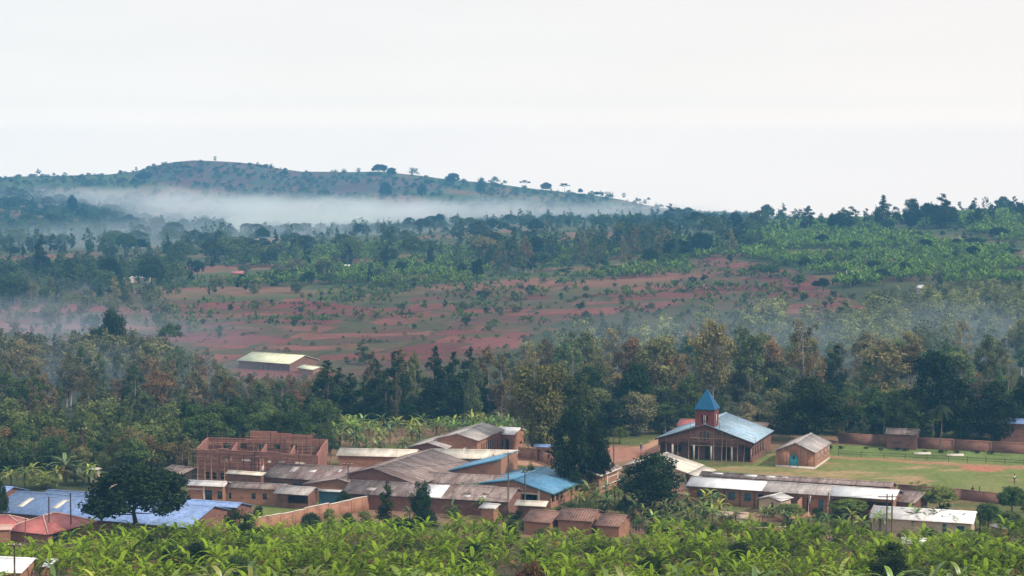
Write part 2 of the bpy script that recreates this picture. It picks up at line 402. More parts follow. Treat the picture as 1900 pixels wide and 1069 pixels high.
def cover(x, y, z):
    u = 950 + F * x / np.maximum(y, 150); v = HOR + F * (CZ - z) / np.maximum(y, 20)
    C = np.zeros(x.shape + (3,))
    def mixin(w, c):
        w = np.clip(w, 0, 1)[..., None]; np.copyto(C, C * (1 - w) + np.asarray(c) * w)
    n1 = fbm(x / 60, y / 60, 4); n2 = fbm(x / 14 + 40, y / 14, 4); n3 = fbm(x / 5 + 9, y / 5 + 3, 3)
    C[:] = (0.075, 0.085, 0.03)
    mixin((n1 - 0.45) * 5, (0.13, 0.115, 0.045)); mixin((n2 - 0.55) * 5, (0.05, 0.065, 0.025)); mixin((n1 - 0.56) * 6, (0.22, 0.10, 0.065))
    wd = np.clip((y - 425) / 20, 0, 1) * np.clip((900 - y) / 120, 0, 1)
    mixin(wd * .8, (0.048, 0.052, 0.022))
    # ploughed red plots
    wob = (fbm(x / 45, y / 45 + 7, 3) - 0.5)
    e = fbm(u / 40, v / 12, 3) - 0.5
    q = x * 0.22 + y + wob * 55
    row = np.floor(q / 19); off = _PERM[(row.astype(int)) % 256, 7] * 60
    p = x * 0.95 - y * 0.25 + off + wob * 25
    cell = np.floor(p / 48)
    h = _PERM[row.astype(int) % 256, cell.astype(int) % 256]; h2 = _PERM[(row.astype(int) + 91) % 256, (cell.astype(int) + 13) % 256]
    plot = np.zeros_like(C)
    pal = np.array([(0.22, 0.062, 0.052), (0.26, 0.085, 0.066), (0.18, 0.058, 0.05), (0.235, 0.098, 0.072), (0.155, 0.072, 0.056), (0.145, 0.10, 0.062), (0.27, 0.105, 0.076), (0.215, 0.072, 0.058)])
    plot[:] = pal[(h * 7.99).astype(int)]
    plot *= (0.82 + 0.36 * n3)[..., None] * (0.85 + 0.3 * n2)[..., None]
    grass = np.clip((n2 - 0.44) * 6, 0, 1) * (h2 > 0.48) + np.clip((n2 - 0.62) * 8, 0, 1)
    plot = plot * (1 - 0.85 * np.clip(grass, 0, 1)[..., None]) + np.array((0.095, 0.09, 0.038)) * 0.85 * np.clip(grass, 0, 1)[..., None]
    fr = np.abs((q / 19) % 1 - 0.5); fp = np.abs((p / 48) % 1 - 0.5)
    edge = np.maximum((fr > 0.445) * (h > 0.2), (fp > 0.47) * (h2 > 0.35)) * (n3 > 0.36)
    plot = np.where(edge[..., None] > 0, np.array((0.075, 0.075, 0.035)), plot)
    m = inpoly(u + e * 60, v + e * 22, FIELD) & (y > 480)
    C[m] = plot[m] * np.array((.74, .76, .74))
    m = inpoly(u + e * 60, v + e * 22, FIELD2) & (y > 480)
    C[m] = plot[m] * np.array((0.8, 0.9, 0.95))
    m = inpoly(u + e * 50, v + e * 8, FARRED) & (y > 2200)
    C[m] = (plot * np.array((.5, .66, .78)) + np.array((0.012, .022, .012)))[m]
    m = (y > 1900) & (y < 2520) & ~m
    C[m] = C[m] * 0.8 + np.array((0.03, 0.055, 0.015)) * 0.5
    # village floor
    vil = np.clip(np.minimum((y - 290) / 8, (432 - y) / 14), 0, 1)
    D = np.zeros_like(C); D[:] = (0.25, 0.15, 0.095)
    g = np.clip((n2 - 0.40) * 7, 0, 1)[..., None]; D = D * (1 - g) + np.array((0.115, 0.125, 0.04)) * g
    gw = (np.clip((345 - u) / 30, 0, 1) * np.clip((y - 330) / 15, 0, 1))[..., None]; D = D * (1 - gw) + np.array((0.06, 0.07, 0.027)) * gw
    D *= (0.85 + 0.3 * n3)[..., None]
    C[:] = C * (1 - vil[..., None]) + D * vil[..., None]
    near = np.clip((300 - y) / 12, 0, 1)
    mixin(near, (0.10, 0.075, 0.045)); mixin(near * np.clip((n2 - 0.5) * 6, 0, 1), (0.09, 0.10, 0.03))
    # playing field: short dry grass, worn patches, greener strip behind the fence
    P = inpoly(x + (n3 - .5) * 2, y + (n3 - .5) * 2, [(p_.x, p_.y) for p_ in PITCHW])
    gr = np.zeros_like(C); gr[:] = (0.135, 0.160, 0.045)
    a = np.clip((n2 - 0.5) * 4, 0, 1)[..., None]; gr = gr * (1 - a) + np.array((0.18, 0.168, 0.062)) * a
    a = np.clip((n1 - 0.52) * 5, 0, 1)[..., None]; gr = gr * (1 - a) + np.array((0.115, 0.15, 0.038)) * a
    a = np.clip((fbm(x / 9 + 80, y / 3, 3) - 0.6) * 6, 0, 1)[..., None]; gr = gr * (1 - a) + np.array((0.29, 0.20, 0.10)) * a
    fl = gxy((1400, 842), (1560, 845), (1900, 861), (1990, 866))
    yl = np.interp(x, [p_[0] for p_ in fl], [p_[1] for p_ in fl])
    bk = (y > yl + 0.3)[..., None] & (u > 1420)[..., None]
    gr = np.where(bk, np.array((0.11, 0.145, 0.04)) * (0.7 + 0.6 * n3)[..., None], gr)
    gr = gr * (1.05 + 0.35 * n3)[..., None]
    C[P] = gr[P]
    dirt = (0.40, 0.175, 0.10)
    c = G(1830, 869.5); d = np.hypot((x - c.x) / 4.2, (y - c.y) / 4.6) + (n3 - 0.5) * 0.7
    mixin((1.1 - d) * 3, (0.42, 0.17, 0.10))
    d = seg_d(x, y, gxy((1545, 849), (1640, 853), (1760, 862), (1900, 868), (1990, 873)))
    mixin((1.9 + (n3 - 0.5) * 3 - d) * 0.8, (0.37, 0.19, 0.11))
    d = seg_d(x, y, gxy((1310, 869), (1440, 878), (1560, 888), (1700, 900)))
    mixin((1.3 + (n3 - 0.5) * 2.5 - d) * 0.8, (0.32, 0.20, 0.11))
    d = seg_d(x, y, gxy((985, 858), (1100, 856), (1165, 843), (1232, 828), (1262, 812)))
    mixin((4.5 + (n3 - 0.5) * 2 - d) * 0.9, (0.46, 0.265, 0.165))
    d = seg_d(x, y, gxy((1420, 965), (1475, 962), (1520, 950), (1560, 948)))
    mixin((1.8 + (n3 - 0.5) * 2 - d) * 0.8, (0.44, 0.22, 0.13))
    c = G(1100, 842); d = np.hypot((x - c.x) / 16, (y - c.y) / 12)
    mixin((1.2 - d) * 2, (0.36, 0.175, 0.12))
    c = G(560, 944); d = np.hypot((x - c.x) / 7, (y - c.y) / 10)
    mixin((1.15 - d) * 4, (0.16, 0.19, 0.05))
    # bare red cut in the wood and the pale meadow in the far valley
    m = inpoly(u + e * 30, v + e * 8, [(85, 806), (150, 806), (140, 830), (95, 830)]) & (y > 420)
    C[m] = (0.36, 0.14, 0.10)
    m = inpoly(u + e * 40, v + e * 5, [(395, 405), (700, 398), (720, 425), (420, 438)]) & (y > 1500) & (y < 2300)
    C[m] = (0.16, 0.21, 0.08)
    return C
def ground_sheet():
    us = np.linspace(-1300, 3200, 560)
    ys = [-150.0]
    while ys[-1] < 4500:
        y = ys[-1]
        ys.append(y + (6 if y < 170 else 1.0 if 300 < y < 440 else 2.2 if y < 1150 else 4 if y < 1500 else 9 if y < 2600 else 60))
    ys = np.array(ys)
    Y, U = np.meshgrid(ys, us, indexing='ij')
    X = (U - 950) / F * np.maximum(Y, 150)
    Z = height(X, Y)
    ny, nx = Y.shape
    idx = np.arange(ny * nx).reshape(ny, nx)
    Fc = np.stack([idx[:-1, :-1], idx[:-1, 1:], idx[1:, 1:], idx[1:, :-1]], -1).reshape(-1, 4)
    a = Acc(); a.add(np.stack([X, Y, Z], -1).reshape(-1, 3), Fc)
    m, t, n, l = _base('earth')
    o = n('ShaderNodeOutputMaterial'); b = n('ShaderNodeBsdfPrincipled'); b.inputs['Roughness'].default_value = 0.95; b.inputs['Specular IOR Level'].default_value = 0.1
    at_ = n('ShaderNodeAttribute'); at_.attribute_name = 'cover'
    tc = n('ShaderNodeTexCoord'); z1 = n('ShaderNodeTexNoise'); z1.inputs['Scale'].default_value = 0.9; z1.inputs['Detail'].default_value = 6; z1.inputs['Roughness'].default_value = 0.7
    l(tc.outputs['Object'], z1.inputs['Vector'])
    r = n('ShaderNodeMapRange'); r.inputs[1].default_value = 0.3; r.inputs[2].default_value = 0.7; r.inputs[3].default_value = 0.7; r.inputs[4].default_value = 1.3
    l(z1.outputs['Fac'], r.inputs[0])
    s = n('ShaderNodeVectorMath'); s.operation = 'SCALE'; l(at_.outputs['Color'], s.inputs[0]); l(r.outputs[0], s.inputs[3]); l(s.outputs[0], b.inputs['Base Color'])
    bp = n('ShaderNodeBump'); bp.inputs['Strength'].default_value = 0.6; bp.inputs['Distance'].default_value = 0.6; l(z1.outputs['Fac'], bp.inputs['Height']); l(bp.outputs[0], b.inputs['Normal'])
    l(b.outputs[0], o.inputs[0])
    me = a.mesh('ground', m, True)
    C = cover(X, Y, Z)
    ca = me.attributes.new('cover', 'FLOAT_COLOR', 'POINT')
    ca.data.foreach_set('color', np.concatenate([np.clip(C, 0, 1), np.ones(C.shape[:2] + (1,))], -1).astype(np.float32).ravel())
    kind(new('ground', me), 'structure')
ground_sheet()

# ------------------------------------------------------------------ building kit
def panel(acc, O, ux, nr, prof, z0, ops, th=0.25, mat=0):
    """A wall along ux from O; PROF: (s, z) of its top edge; OPS: (s0, s1, za, zb) openings; NR: outward."""
    O, ux, nr = Vector(O), Vector(ux), Vector(nr)
    P = lambda s, z, t=0.0: tuple(O + ux * s - nr * t + Vector((0, 0, z)))
    top = lambda s: float(np.interp(s, [p[0] for p in prof], [p[1] for p in prof]))
    s_min, s_max = prof[0][0], prof[-1][0]
    br = sorted({round(x, 4) for x in [p[0] for p in prof] + [o[0] for o in ops] + [o[1] for o in ops] if s_min <= x <= s_max})
    for a, b in zip(br[:-1], br[1:]):
        if b - a < 1e-3: continue
        mid = (a + b) / 2; cur = z0
        for o in sorted([o for o in ops if o[0] < mid < o[1]], key=lambda o: o[2]):
            if o[2] > cur + 1e-3:
                acc.poly([P(a, cur), P(b, cur), P(b, o[2]), P(a, o[2])], mat); acc.poly([P(b, cur, th), P(a, cur, th), P(a, o[2], th), P(b, o[2], th)], mat)
            cur = max(cur, o[3])
        acc.poly([P(a, cur), P(b, cur), P(b, top(b)), P(a, top(a))], mat); acc.poly([P(b, cur, th), P(a, cur, th), P(a, top(a), th), P(b, top(b), th)], mat)
        acc.poly([P(a, top(a)), P(b, top(b)), P(b, top(b), th), P(a, top(a), th)], mat)
    for a, b, za, zb in [o[:4] for o in ops]:
        acc.poly([P(a, za), P(a, za, th), P(a, zb, th), P(a, zb)], mat); acc.poly([P(b, za), P(b, zb), P(b, zb, th), P(b, za, th)], mat)
        acc.poly([P(a, zb), P(a, zb, th), P(b, zb, th), P(b, zb)], mat); acc.poly([P(a, za), P(b, za), P(b, za, th), P(a, za, th)], mat)
    for s in (s_min, s_max):
        acc.poly([P(s, z0), P(s, top(s)), P(s, top(s), th), P(s, z0, th)], mat)
    return P
def fit_opening(root, P, op, what, glass, frame):
    a, b, za, zb = op
    if what == 'void': return
    if what in ('window', 'slit'):
        f = Acc(); w = 0.09
        for (a0, b0, z0, z1) in ((a, b, za, za + w), (a, b, zb - w, zb), (a, a + w, za + w, zb - w), (b - w, b, za + w, zb - w)):
            f.hexa([P(a0, z0, .05), P(b0, z0, .05), P(b0, z0, .13), P(a0, z0, .13)], [P(a0, z1, .05), P(b0, z1, .05), P(b0, z1, .13), P(a0, z1, .13)])
        if b - a > 0.8:
            c = (a + b) / 2
            f.hexa([P(c - .04, za + w, .05), P(c + .04, za + w, .05), P(c + .04, za + w, .13), P(c - .04, za + w, .13)], [P(c - .04, zb - w, .05), P(c + .04, zb - w, .05), P(c + .04, zb - w, .13), P(c - .04, zb - w, .13)])
        fo = new('window', f.mesh('window', M[frame]), root)
        p = Acc(); p.hexa([P(a + w, za + w, .085), P(b - w, za + w, .085), P(b - w, za + w, .105), P(a + w, za + w, .105)], [P(a + w, zb - w, .085), P(b - w, zb - w, .085), P(b - w, zb - w, .105), P(a + w, zb - w, .105)])
        new('pane', p.mesh('pane', M[glass]), fo)
    else:
        p = Acc(); p.hexa([P(a + .02, za, .08), P(b - .02, za, .08), P(b - .02, za, .14), P(a + .02, za, .14)], [P(a + .02, zb - .02, .08), P(b - .02, zb - .02, .08), P(b - .02, zb - .02, .14), P(a + .02, zb - .02, .14)])
        d = new('door', p.mesh('door', M[frame if what == 'door' else what]), root)
        h = Acc(); h.hexa([P(b - .2, za + 1, .05), P(b - .12, za + 1, .05), P(b - .12, za + 1, .08), P(b - .2, za + 1, .08)], [P(b - .2, za + 1.12, .05), P(b - .12, za + 1.12, .05), P(b - .12, za + 1.12, .08), P(b - .2, za + 1.12, .08)])
        new('handle', h.mesh('handle', M['steel']), d)
FOOT = []           # footprints, so that plants keep clear
class House: pass
def house(name, label, A, B, hr, E, he, zb=0.0, far=None, hef=None, ov=0.5, gov=0.4, roof='roof_rust', wall='brick', ops=(), cap=True, cat='building', group=None,
          glass='glass', frame='paint_blue', plinth=None, walls=('near', 'far', 'start', 'end'), t=0.09, patches=(), under=0.6, fascia=None, m=0.27):
    """A gabled (or mono-pitched, FAR=0) building. A, B: picture points of the two ridge ends, E: of the eave; everything measured to real points at heights HR and HE over ZB."""
    def lay(hr):
        Aw, Bw, Ew = G(*A, zb + hr), G(*B, zb + hr), G(*E, zb + he)
        d = Vector((Bw.x - Aw.x, Bw.y - Aw.y, 0)).normalized(); n = Vector((d.y, -d.x, 0))
        return Aw, Bw, Ew, d, n, (Ew - Aw).dot(n)
    if m:                      # the ridge height at which the slope through both lines has pitch M
        s = 1 if lay(he + .2)[5] > 0 else -1
        lo, hi = he + .05, he + 9
        for _ in range(40):
            mid = (lo + hi) / 2
            if mid - he < m * max(s * lay(mid)[5], 0): lo = mid
            else: hi = mid
        hr = lo
    Aw, Bw, Ew, d, n, _r = lay(hr)
    if (Ew - Aw).dot(n) < 0:
        Aw, Bw = Bw, Aw; d = -d; n = -n
    run = (Ew - Aw).dot(n); L = (Bw - Aw).length
    far = run if far is None else far
    hef = max(hr - (hr - he) * far / run, he - 1.0) if hef is None else hef
    H = House(); H.run, H.far, H.L, H.he, H.hr, H.hef = run, far, L, he, hr, hef
    org = (Aw + Bw) / 2; org.z = zb; ang = math.atan2(d.y, d.x)
    root = new(name, None, None, org, ang); tag(root, label, cat, group)
    H.root = root; H.org = org; H.d = d; H.n = n; h = L / 2
    H.loc = lambda w: Vector(((w - org).dot(d), -(w - org).dot(n), w.z - zb))
    FOOT.append((org.x + n.x * (run - far) / 2, org.y + n.y * (run - far) / 2, ang, h + 0.6, (run + far) / 2 + 0.6))
    # roof: one folded slab, ridge cap proud of it
    r = Acc()
    up = [(-run, he), (0, hr)] + ([(far, hef)] if far > 0.05 else [])
    for (y0, z0), (y1, z1) in zip(up[:-1], up[1:]):
        r.hexa([(-h, y0, z0 - t), (h, y0, z0 - t), (h, y1, z1 - t), (-h, y1, z1 - t)], [(-h, y0, z0), (h, y0, z0), (h, y1, z1), (-h, y1, z1)])
    ro = new('roof', r.mesh('roof', M[roof]), root); H.roof = ro
    if cap and far > 0.05:
        c = Acc(); sl = (hr - he) / run; w = 0.28
        c.hexa([(-h, -w, hr - w * sl + .015), (-h, 0, hr + .015), (-h, w, hr - w * sl + .015), (-h, w, hr - w * sl + .05), (-h, 0, hr + .06), (-h, -w, hr - w * sl + .05)],
               [(h, -w, hr - w * sl + .015), (h, 0, hr + .015), (h, w, hr - w * sl + .015), (h, w, hr - w * sl + .05), (h, 0, hr + .06), (h, -w, hr - w * sl + .05)])
        new('ridge_cap', c.mesh('ridge_cap', M[roof]), ro)
    if fascia:
        f = Acc(); f.box(-h, h, -run - .05, -run - .005, he - .28, he + .01)
        for sx in (-1, 1):
            for (y0, z0), (y1, z1) in zip(up[:-1], up[1:]):
                xa, xb = sorted((sx * (h + .004), sx * (h + .05)))
                f.hexa([(xa, y0, z0 - .26), (xb, y0, z0 - .26), (xb, y1, z1 - .26), (xa, y1, z1 - .26)], [(xa, y0, z0 + .02), (xb, y0, z0 + .02), (xb, y1, z1 + .02), (xa, y1, z1 + .02)])
        new('fascia', f.mesh('fascia', M[fascia]), root)
    for (x0, x1, s0, s1, key) in patches:        # replaced sheets lying on the near slope; x 0..1 along the ridge, s 0..1 from eave up
        p = Acc(); q = lambda x, s, dz: (-h + x * L, -run * (1 - s), he + (hr - he) * s + dz)
        p.hexa([q(x0, s0, .006), q(x1, s0, .006), q(x1, s1, .006), q(x0, s1, .006)], [q(x0, s0, .03), q(x1, s0, .03), q(x1, s1, .03), q(x0, s1, .03)])
        new('skylight' if key == 'skylight' else 'roof_sheet', p.mesh('roof_sheet', M[key]), ro)
    # walls
    yn, yf = -(run - ov), (far - ov if far > 0.05 else -0.05)
    slope = (hr - he) / run; slf = (hr - hef) / far if far > 0.05 else 0
    zn, zf = he + ov * slope - t - .01, (hef + ov * slf - t - .01 if far > 0.05 else hr - t - .03)
    x0, x1 = -h + gov, h - gov; th = 0.25
    gz = [(yn, zn), (0, hr - t - .01), (yf, zf)] if far > 0.05 else [(yn, zn), (yf, zf)]
    sides = {
        'near': ((x0, yn, 0), (1, 0, 0), (0, -1, 0), [(0, zn), (x1 - x0, zn)]),
        'far': ((x1, yf, 0), (-1, 0, 0), (0, 1, 0), [(0, zf), (x1 - x0, zf)]),
        'start': ((x0, yf, 0), (0, -1, 0), (-1, 0, 0), [(yf - y, z) for y, z in reversed(gz)]),
        'end': ((x1, yn, 0), (0, 1, 0), (1, 0, 0), [(y - yn, z) for y, z in gz]),
    }
    H.P = {}
    wa = Acc(); fits = []
    for side in walls:
        O, ux, nr, prof = sides[side]
        if side in ('start', 'end'):           # butt the gable walls between the long ones
            prof = [(prof[0][0] + th + .004, float(np.interp(prof[0][0] + th, [p[0] for p in prof], [p[1] for p in prof])))] + prof[1:-1] + [(prof[-1][0] - th - .004, float(np.interp(prof[-1][0] - th, [p[0] for p in prof], [p[1] for p in prof])))]
        here = []
        for o in ops:
            if o[0] != side: continue
            s0, s1 = sorted(wall_s(H, O, ux, u) for u in o[1:3])
            s0 = max(s0, prof[0][0] + .1); s1 = min(s1, prof[-1][0] - .1)
            if s1 - s0 > .15: here.append(((s0, s1, o[3], o[4]), o[5]))
        P = panel(wa, O, ux, nr, prof, -under, [a for a, _ in here], th)
        H.P[side] = P; fits += [(P, a, k) for a, k in here]
    if wa.n: H.wall = new('wall', wa.mesh('wall', M[wall]), root)
    for P, a, k in fits: fit_opening(root, P, a, k, glass, frame)
    if plinth:
        p = Acc(); p.box(x0 - .06, x1 + .06, yn - .06, yn - .003, -.5, .4); p.box(x0 - .06, x0 - .003, yn, yf, -.5, .4); p.box(x1 + .003, x1 + .06, yn, yf, -.5, .4)
        new('plinth', p.mesh('plinth', M[plinth]), root)
    H.box = (x0, x1, yn, yf, zn, zf)
    return H
def wall_s(H, O, ux, u, v=890):
    """distance along a wall (local frame) at which the line of sight of picture column u meets it"""
    r = ray(u, v); dx, dy = r[0], r[1]
    Ow = H.org + H.d * O[0] - H.n * O[1]; U = H.d * ux[0] - H.n * ux[1]
    det = dx * (-U.y) - dy * (-U.x)
    if abs(det) < 1e-9: return 0.0
    # k*(dx,dy) = Ow + s*U
    k = (Ow.x * (-U.y) - Ow.y * (-U.x)) / det
    return (Vector((k * dx, k * dy, 0)) - Vector((Ow.x, Ow.y, 0))).dot(U)
def blocked(x, y, pad=0.0):
    for cx, cy_, a, hx, hy in FOOT:
        c, s = math.cos(a), math.sin(a); dx, dy = x - cx, y - cy_
        if abs(dx * c + dy * s) < hx + pad and abs(-dx * s + dy * c) < hy + pad: return True
    return False
def posts_on(H, side, us, z0, z1, w=0.3, mat='trim', name='pilaster', proud=0.06):
    sides = {'near': ((H.box[0], H.box[2], 0), (1, 0, 0), (0, -1, 0)), 'start': ((H.box[0], H.box[3], 0), (0, -1, 0), (-1, 0, 0)), 'end': ((H.box[1], H.box[2], 0), (0, 1, 0), (1, 0, 0))}
    O, ux, nr = (Vector(a) for a in sides[side])
    for u in us:
        s = wall_s(H, O, ux, u); zt = z1(s) if callable(z1) else z1
        a = Acc(); q = lambda ds, dn, z: tuple(O + ux * (s + ds) + nr * dn + Vector((0, 0, z)))
        a.hexa([q(-w / 2, .003, z0), q(w / 2, .003, z0), q(w / 2, proud, z0), q(-w / 2, proud, z0)], [q(-w / 2, .003, zt), q(w / 2, .003, zt), q(w / 2, proud, zt), q(-w / 2, proud, zt)])
        new(name, a.mesh(name, M[mat]), H.root)
def band_on(H, side, u0, u1, z, w=0.22, mat='trim', proud=0.05):
    sides = {'near': ((H.box[0], H.box[2], 0), (1, 0, 0), (0, -1, 0)), 'start': ((H.box[0], H.box[3], 0), (0, -1, 0), (-1, 0, 0)), 'end': ((H.box[1], H.box[2], 0), (0, 1, 0), (1, 0, 0))}
    O, ux, nr = (Vector(a) for a in sides[side])
    s0, s1 = sorted((wall_s(H, O, ux, u0), wall_s(H, O, ux, u1)))
    a = Acc(); q = lambda s, dn, zz: tuple(O + ux * s + nr * dn + Vector((0, 0, zz)))
    a.hexa([q(s0, .003, z), q(s1, .003, z), q(s1, proud, z), q(s0, proud, z)], [q(s0, .003, z + w), q(s1, .003, z + w), q(s1, proud, z + w), q(s0, proud, z + w)])
    new('sill_band', a.mesh('sill_band', M[mat]), H.root)

# ------------------------------------------------------------------ the church and the chapel
def lbox(root, name, mat, *b):
    a = Acc(); a.box(*b); return new(name, a.mesh(name, M[mat]), root)
def church():
    H = house('church', 'brick church under a pale blue iron roof with a square bell tower over its arcade', (1307, 787), (1347.4, 765), 7.0, (1395, 826), 3.75, m=None, ov=.55, gov=.5,
              roof='roof_ice', wall='brick_dark', walls=('near', 'far', 'end'), cat='church', frame='dark_wood', fascia='dark_wood',
              ops=[('near', 1391 + k * 4.6, 1393.2 + k * 4.6, 1.0, 2.7, 'slit') for k in range(6)])
    root = H.root; x0, x1, yn, yf, zn, zf = H.box
    W = yf - yn; O = Vector((x0, yf, 0)); ux = (0, -1, 0)
    Y = lambda u: yf - wall_s(H, O, ux, u, 840)
    top = lambda y: float(np.interp(y, [yn, 0, yf], [zn, H.hr - .12, zf]))
    # arcade front: five shallow arches between pale posts
    ys = [yf] + [Y(u) for u in (1247.8, 1287.5, 1319.5, 1357.8)] + [yn]
    a = Acc(); K = 12
    for i in range(5):
        p, q = ys[i] - .16, ys[i + 1] + .16
        for k in range(K):
            t0, t1 = k / K, (k + 1) / K
            ya, yb = p + (q - p) * t0, p + (q - p) * t1
            za, zb = 2.45 + .75 * math.sin(math.pi * t0) ** .7, 2.45 + .75 * math.sin(math.pi * t1) ** .7
            a.hexa([(x0, ya, za), (x0, yb, zb), (x0 + .3, yb, zb), (x0 + .3, ya, za)], [(x0, ya, top(ya)), (x0, yb, top(yb)), (x0 + .3, yb, top(yb)), (x0 + .3, ya, top(ya))])
        for ya, yb in ((ys[i], p), (q, ys[i + 1])):
            a.hexa([(x0, ya, -.5), (x0, yb, -.5), (x0 + .3, yb, -.5), (x0 + .3, ya, -.5)], [(x0, ya, top(ya)), (x0, yb, top(yb)), (x0 + .3, yb, top(yb)), (x0 + .3, ya, top(ya))])
    new('arcade', a.mesh('arcade', M['brick_dark']), root)
    for y in ys[1:5]:
        lbox(root, 'arcade_post', 'concrete', x0 - .12, x0 - .004, y - .17, y + .17, -.3, 2.75)
    for y in (ys[0] - .17, ys[5] + .17):
        lbox(root, 'arcade_post', 'brick', x0 - .12, x0 - .004, y - .17, y + .17, -.3, 2.6)
    # inner wall with the doors, lobby floor
    xi = x0 + 2.4; b = Acc()
    dr = [(W * .30, W * .37, 0, 2.3), (W * .455, W * .53, 0, 2.4), (W * .63, W * .73, 0, 2.6), (W * .86, W * .93, 0, 2.3), (W * .14, W * .2, .9, 2.2)]
    P = panel(b, (xi, yf - .3, 0), (0, -1, 0), (-1, 0, 0), [(0, 3.4), (W - .6, 3.4)], -.4, dr, .25)
    new('porch_wall', b.mesh('porch_wall', M['brick_dark']), root)
    for o in dr[:4]: fit_opening(root, P, o, 'door', 'glass', 'dark_wood')
    lbox(root, 'porch_ceiling', 'dark_wood', x0 + .31, xi - .01, yn + .3, yf - .3, 3.45, 3.52)
    # bell tower
    yc = Y(1307.2); w = 1.87; z0, z1 = 3.95, 9.75
    zmid = 5.75
    t = Acc(); ops1 = [(w - .62, w - .32, 6.95, 8.6), (w - .17, w + .2, 6.85, 8.7), (w + .36, w + .66, 6.95, 8.6)]
    sides = [((x0 - .1, yc + w, 0), (0, -1, 0), (-1, 0, 0), ops1), ((x0 - .1 + .254, yc - w, 0), (1, 0, 0), (0, -1, 0), ops1), ((x0 - .1 + 2 * w, yc - w, 0), (0, 1, 0), (1, 0, 0), []), ((x0 - .1 + 2 * w - .254, yc + w, 0), (-1, 0, 0), (0, 1, 0), [])]
    tw = new('bell_tower', None, root)
    Ps = []
    for i, (o, u_, n_, op) in enumerate(sides):
        ln = 2 * w if i in (0, 2) else 2 * w - .508
        op = [(x[0] - (.254 if i == 1 else 0), x[1] - (.254 if i == 1 else 0), x[2], x[3]) for x in op]
        Ps.append((panel(t, o, u_, n_, [(0, z1), (ln, z1)], zmid, op, .25), op))
    new('tower_wall', t.mesh('tower_wall', M['brick_maroon']), tw)
    for P_, op in Ps[:2]:
        for x in op[1:2]:
            f = Acc(); q = P_
            for (a0, b0, c0, c1) in ((x[0], x[0] + .07, x[2], x[3]), (x[1] - .07, x[1], x[2], x[3])):
                f.hexa([q(a0, c0, -.03), q(b0, c0, -.03), q(b0, c0, .2), q(a0, c0, .2)], [q(a0, c1, -.03), q(b0, c1, -.03), q(b0, c1, .2), q(a0, c1, .2)])
            new('window_frame', f.mesh('window_frame', M['trim']), tw)
    # lower stage of the tower, in the gable brick, with three tall slots
    l_ = Acc(); xo = x0 - .1
    P2 = panel(l_, (xo, yc + w, 0), (0, -1, 0), (-1, 0, 0), [(0, zmid - .004), (2 * w, zmid - .004)], 3.5, [(w - .85, w - .5, 4.0, 5.35), (w - .2, w + .22, 3.75, 5.6), (w + .52, w + .87, 4.0, 5.35)], .095)
    new('tower_base', l_.mesh('tower_base', M['brick_dark']), tw)
    for x in [(w - .83, w - .52, 4.0, 5.3), (w - .18, w + .2, 3.75, 5.55), (w + .54, w + .85, 4.0, 5.3)]:
        g = Acc(); g.hexa([P2(x[0], x[2], .05), P2(x[1], x[2], .05), P2(x[1], x[2], .09), P2(x[0], x[2], .09)], [P2(x[0], x[3], .05), P2(x[1], x[3], .05), P2(x[1], x[3], .09), P2(x[0], x[3], .09)])
        new('tower_slot', g.mesh('tower_slot', M['glass']), tw)
    s = Acc(); e = w + .24; cx = x0 - .1 + w; zt = 13.6
    c4 = [(cx - e, yc - e, z1), (cx + e, yc - e, z1), (cx + e, yc + e, z1), (cx - e, yc + e, z1)]
    s.poly(c4[::-1])
    for i in range(4): s.poly([c4[i], c4[(i + 1) % 4], (cx, yc, zt)])
    new('spire', s.mesh('spire', M['spire']), tw)
    lbox(tw, 'spire_eave', 'dark_wood', cx - e + .06, cx + e - .06, yc - e + .06, yc + e - .06, z1 - .2, z1 - .004)
    # timber scaffold poles still leaning before the front
    sc = new('scaffold', None, None, H.org, math.atan2(H.d.y, H.d.x)); tag(sc, 'thin bare timber scaffold poles standing before the church arcade', 'scaffold')
    for k, u in enumerate((1240, 1262, 1282, 1300, 1328, 1343, 1351, 1372, 1384)):
        y = Y(u) + .2; zt2 = R.uniform(4.0, 6.2) if 2 < k < 7 else R.uniform(3.2, 4.6)
        p = Acc(); p.tube([(x0 - .8 - .1 * (k % 3), y, -.1), (x0 - .75, y + R.uniform(-.12, .12), zt2)], [.055, .04], 6)
        new('pole', p.mesh('pole', M['bamboo']), sc)
    for z in (2.9, 4.3):
        p = Acc(); p.tube([(x0 - .72, Y(1282), z), (x0 - .72, Y(1372), z + .05)], .045, 6); new('ledger', p.mesh('ledger', M['bamboo']), sc)
    # two lightning rods along the verge
    for u in (1279.5, 1334, 1401.5):
        y = Y(u); z = H.hr - (H.hr - H.he) / H.run * abs(y)
        p = Acc(); p.tube([(x0 + .3, y, z - .1), (x0 + .3, y, z + 1.25)], [.04, .03], 5); new('roof_rod', p.mesh('roof_rod', M['wire']), H.roof)
church()
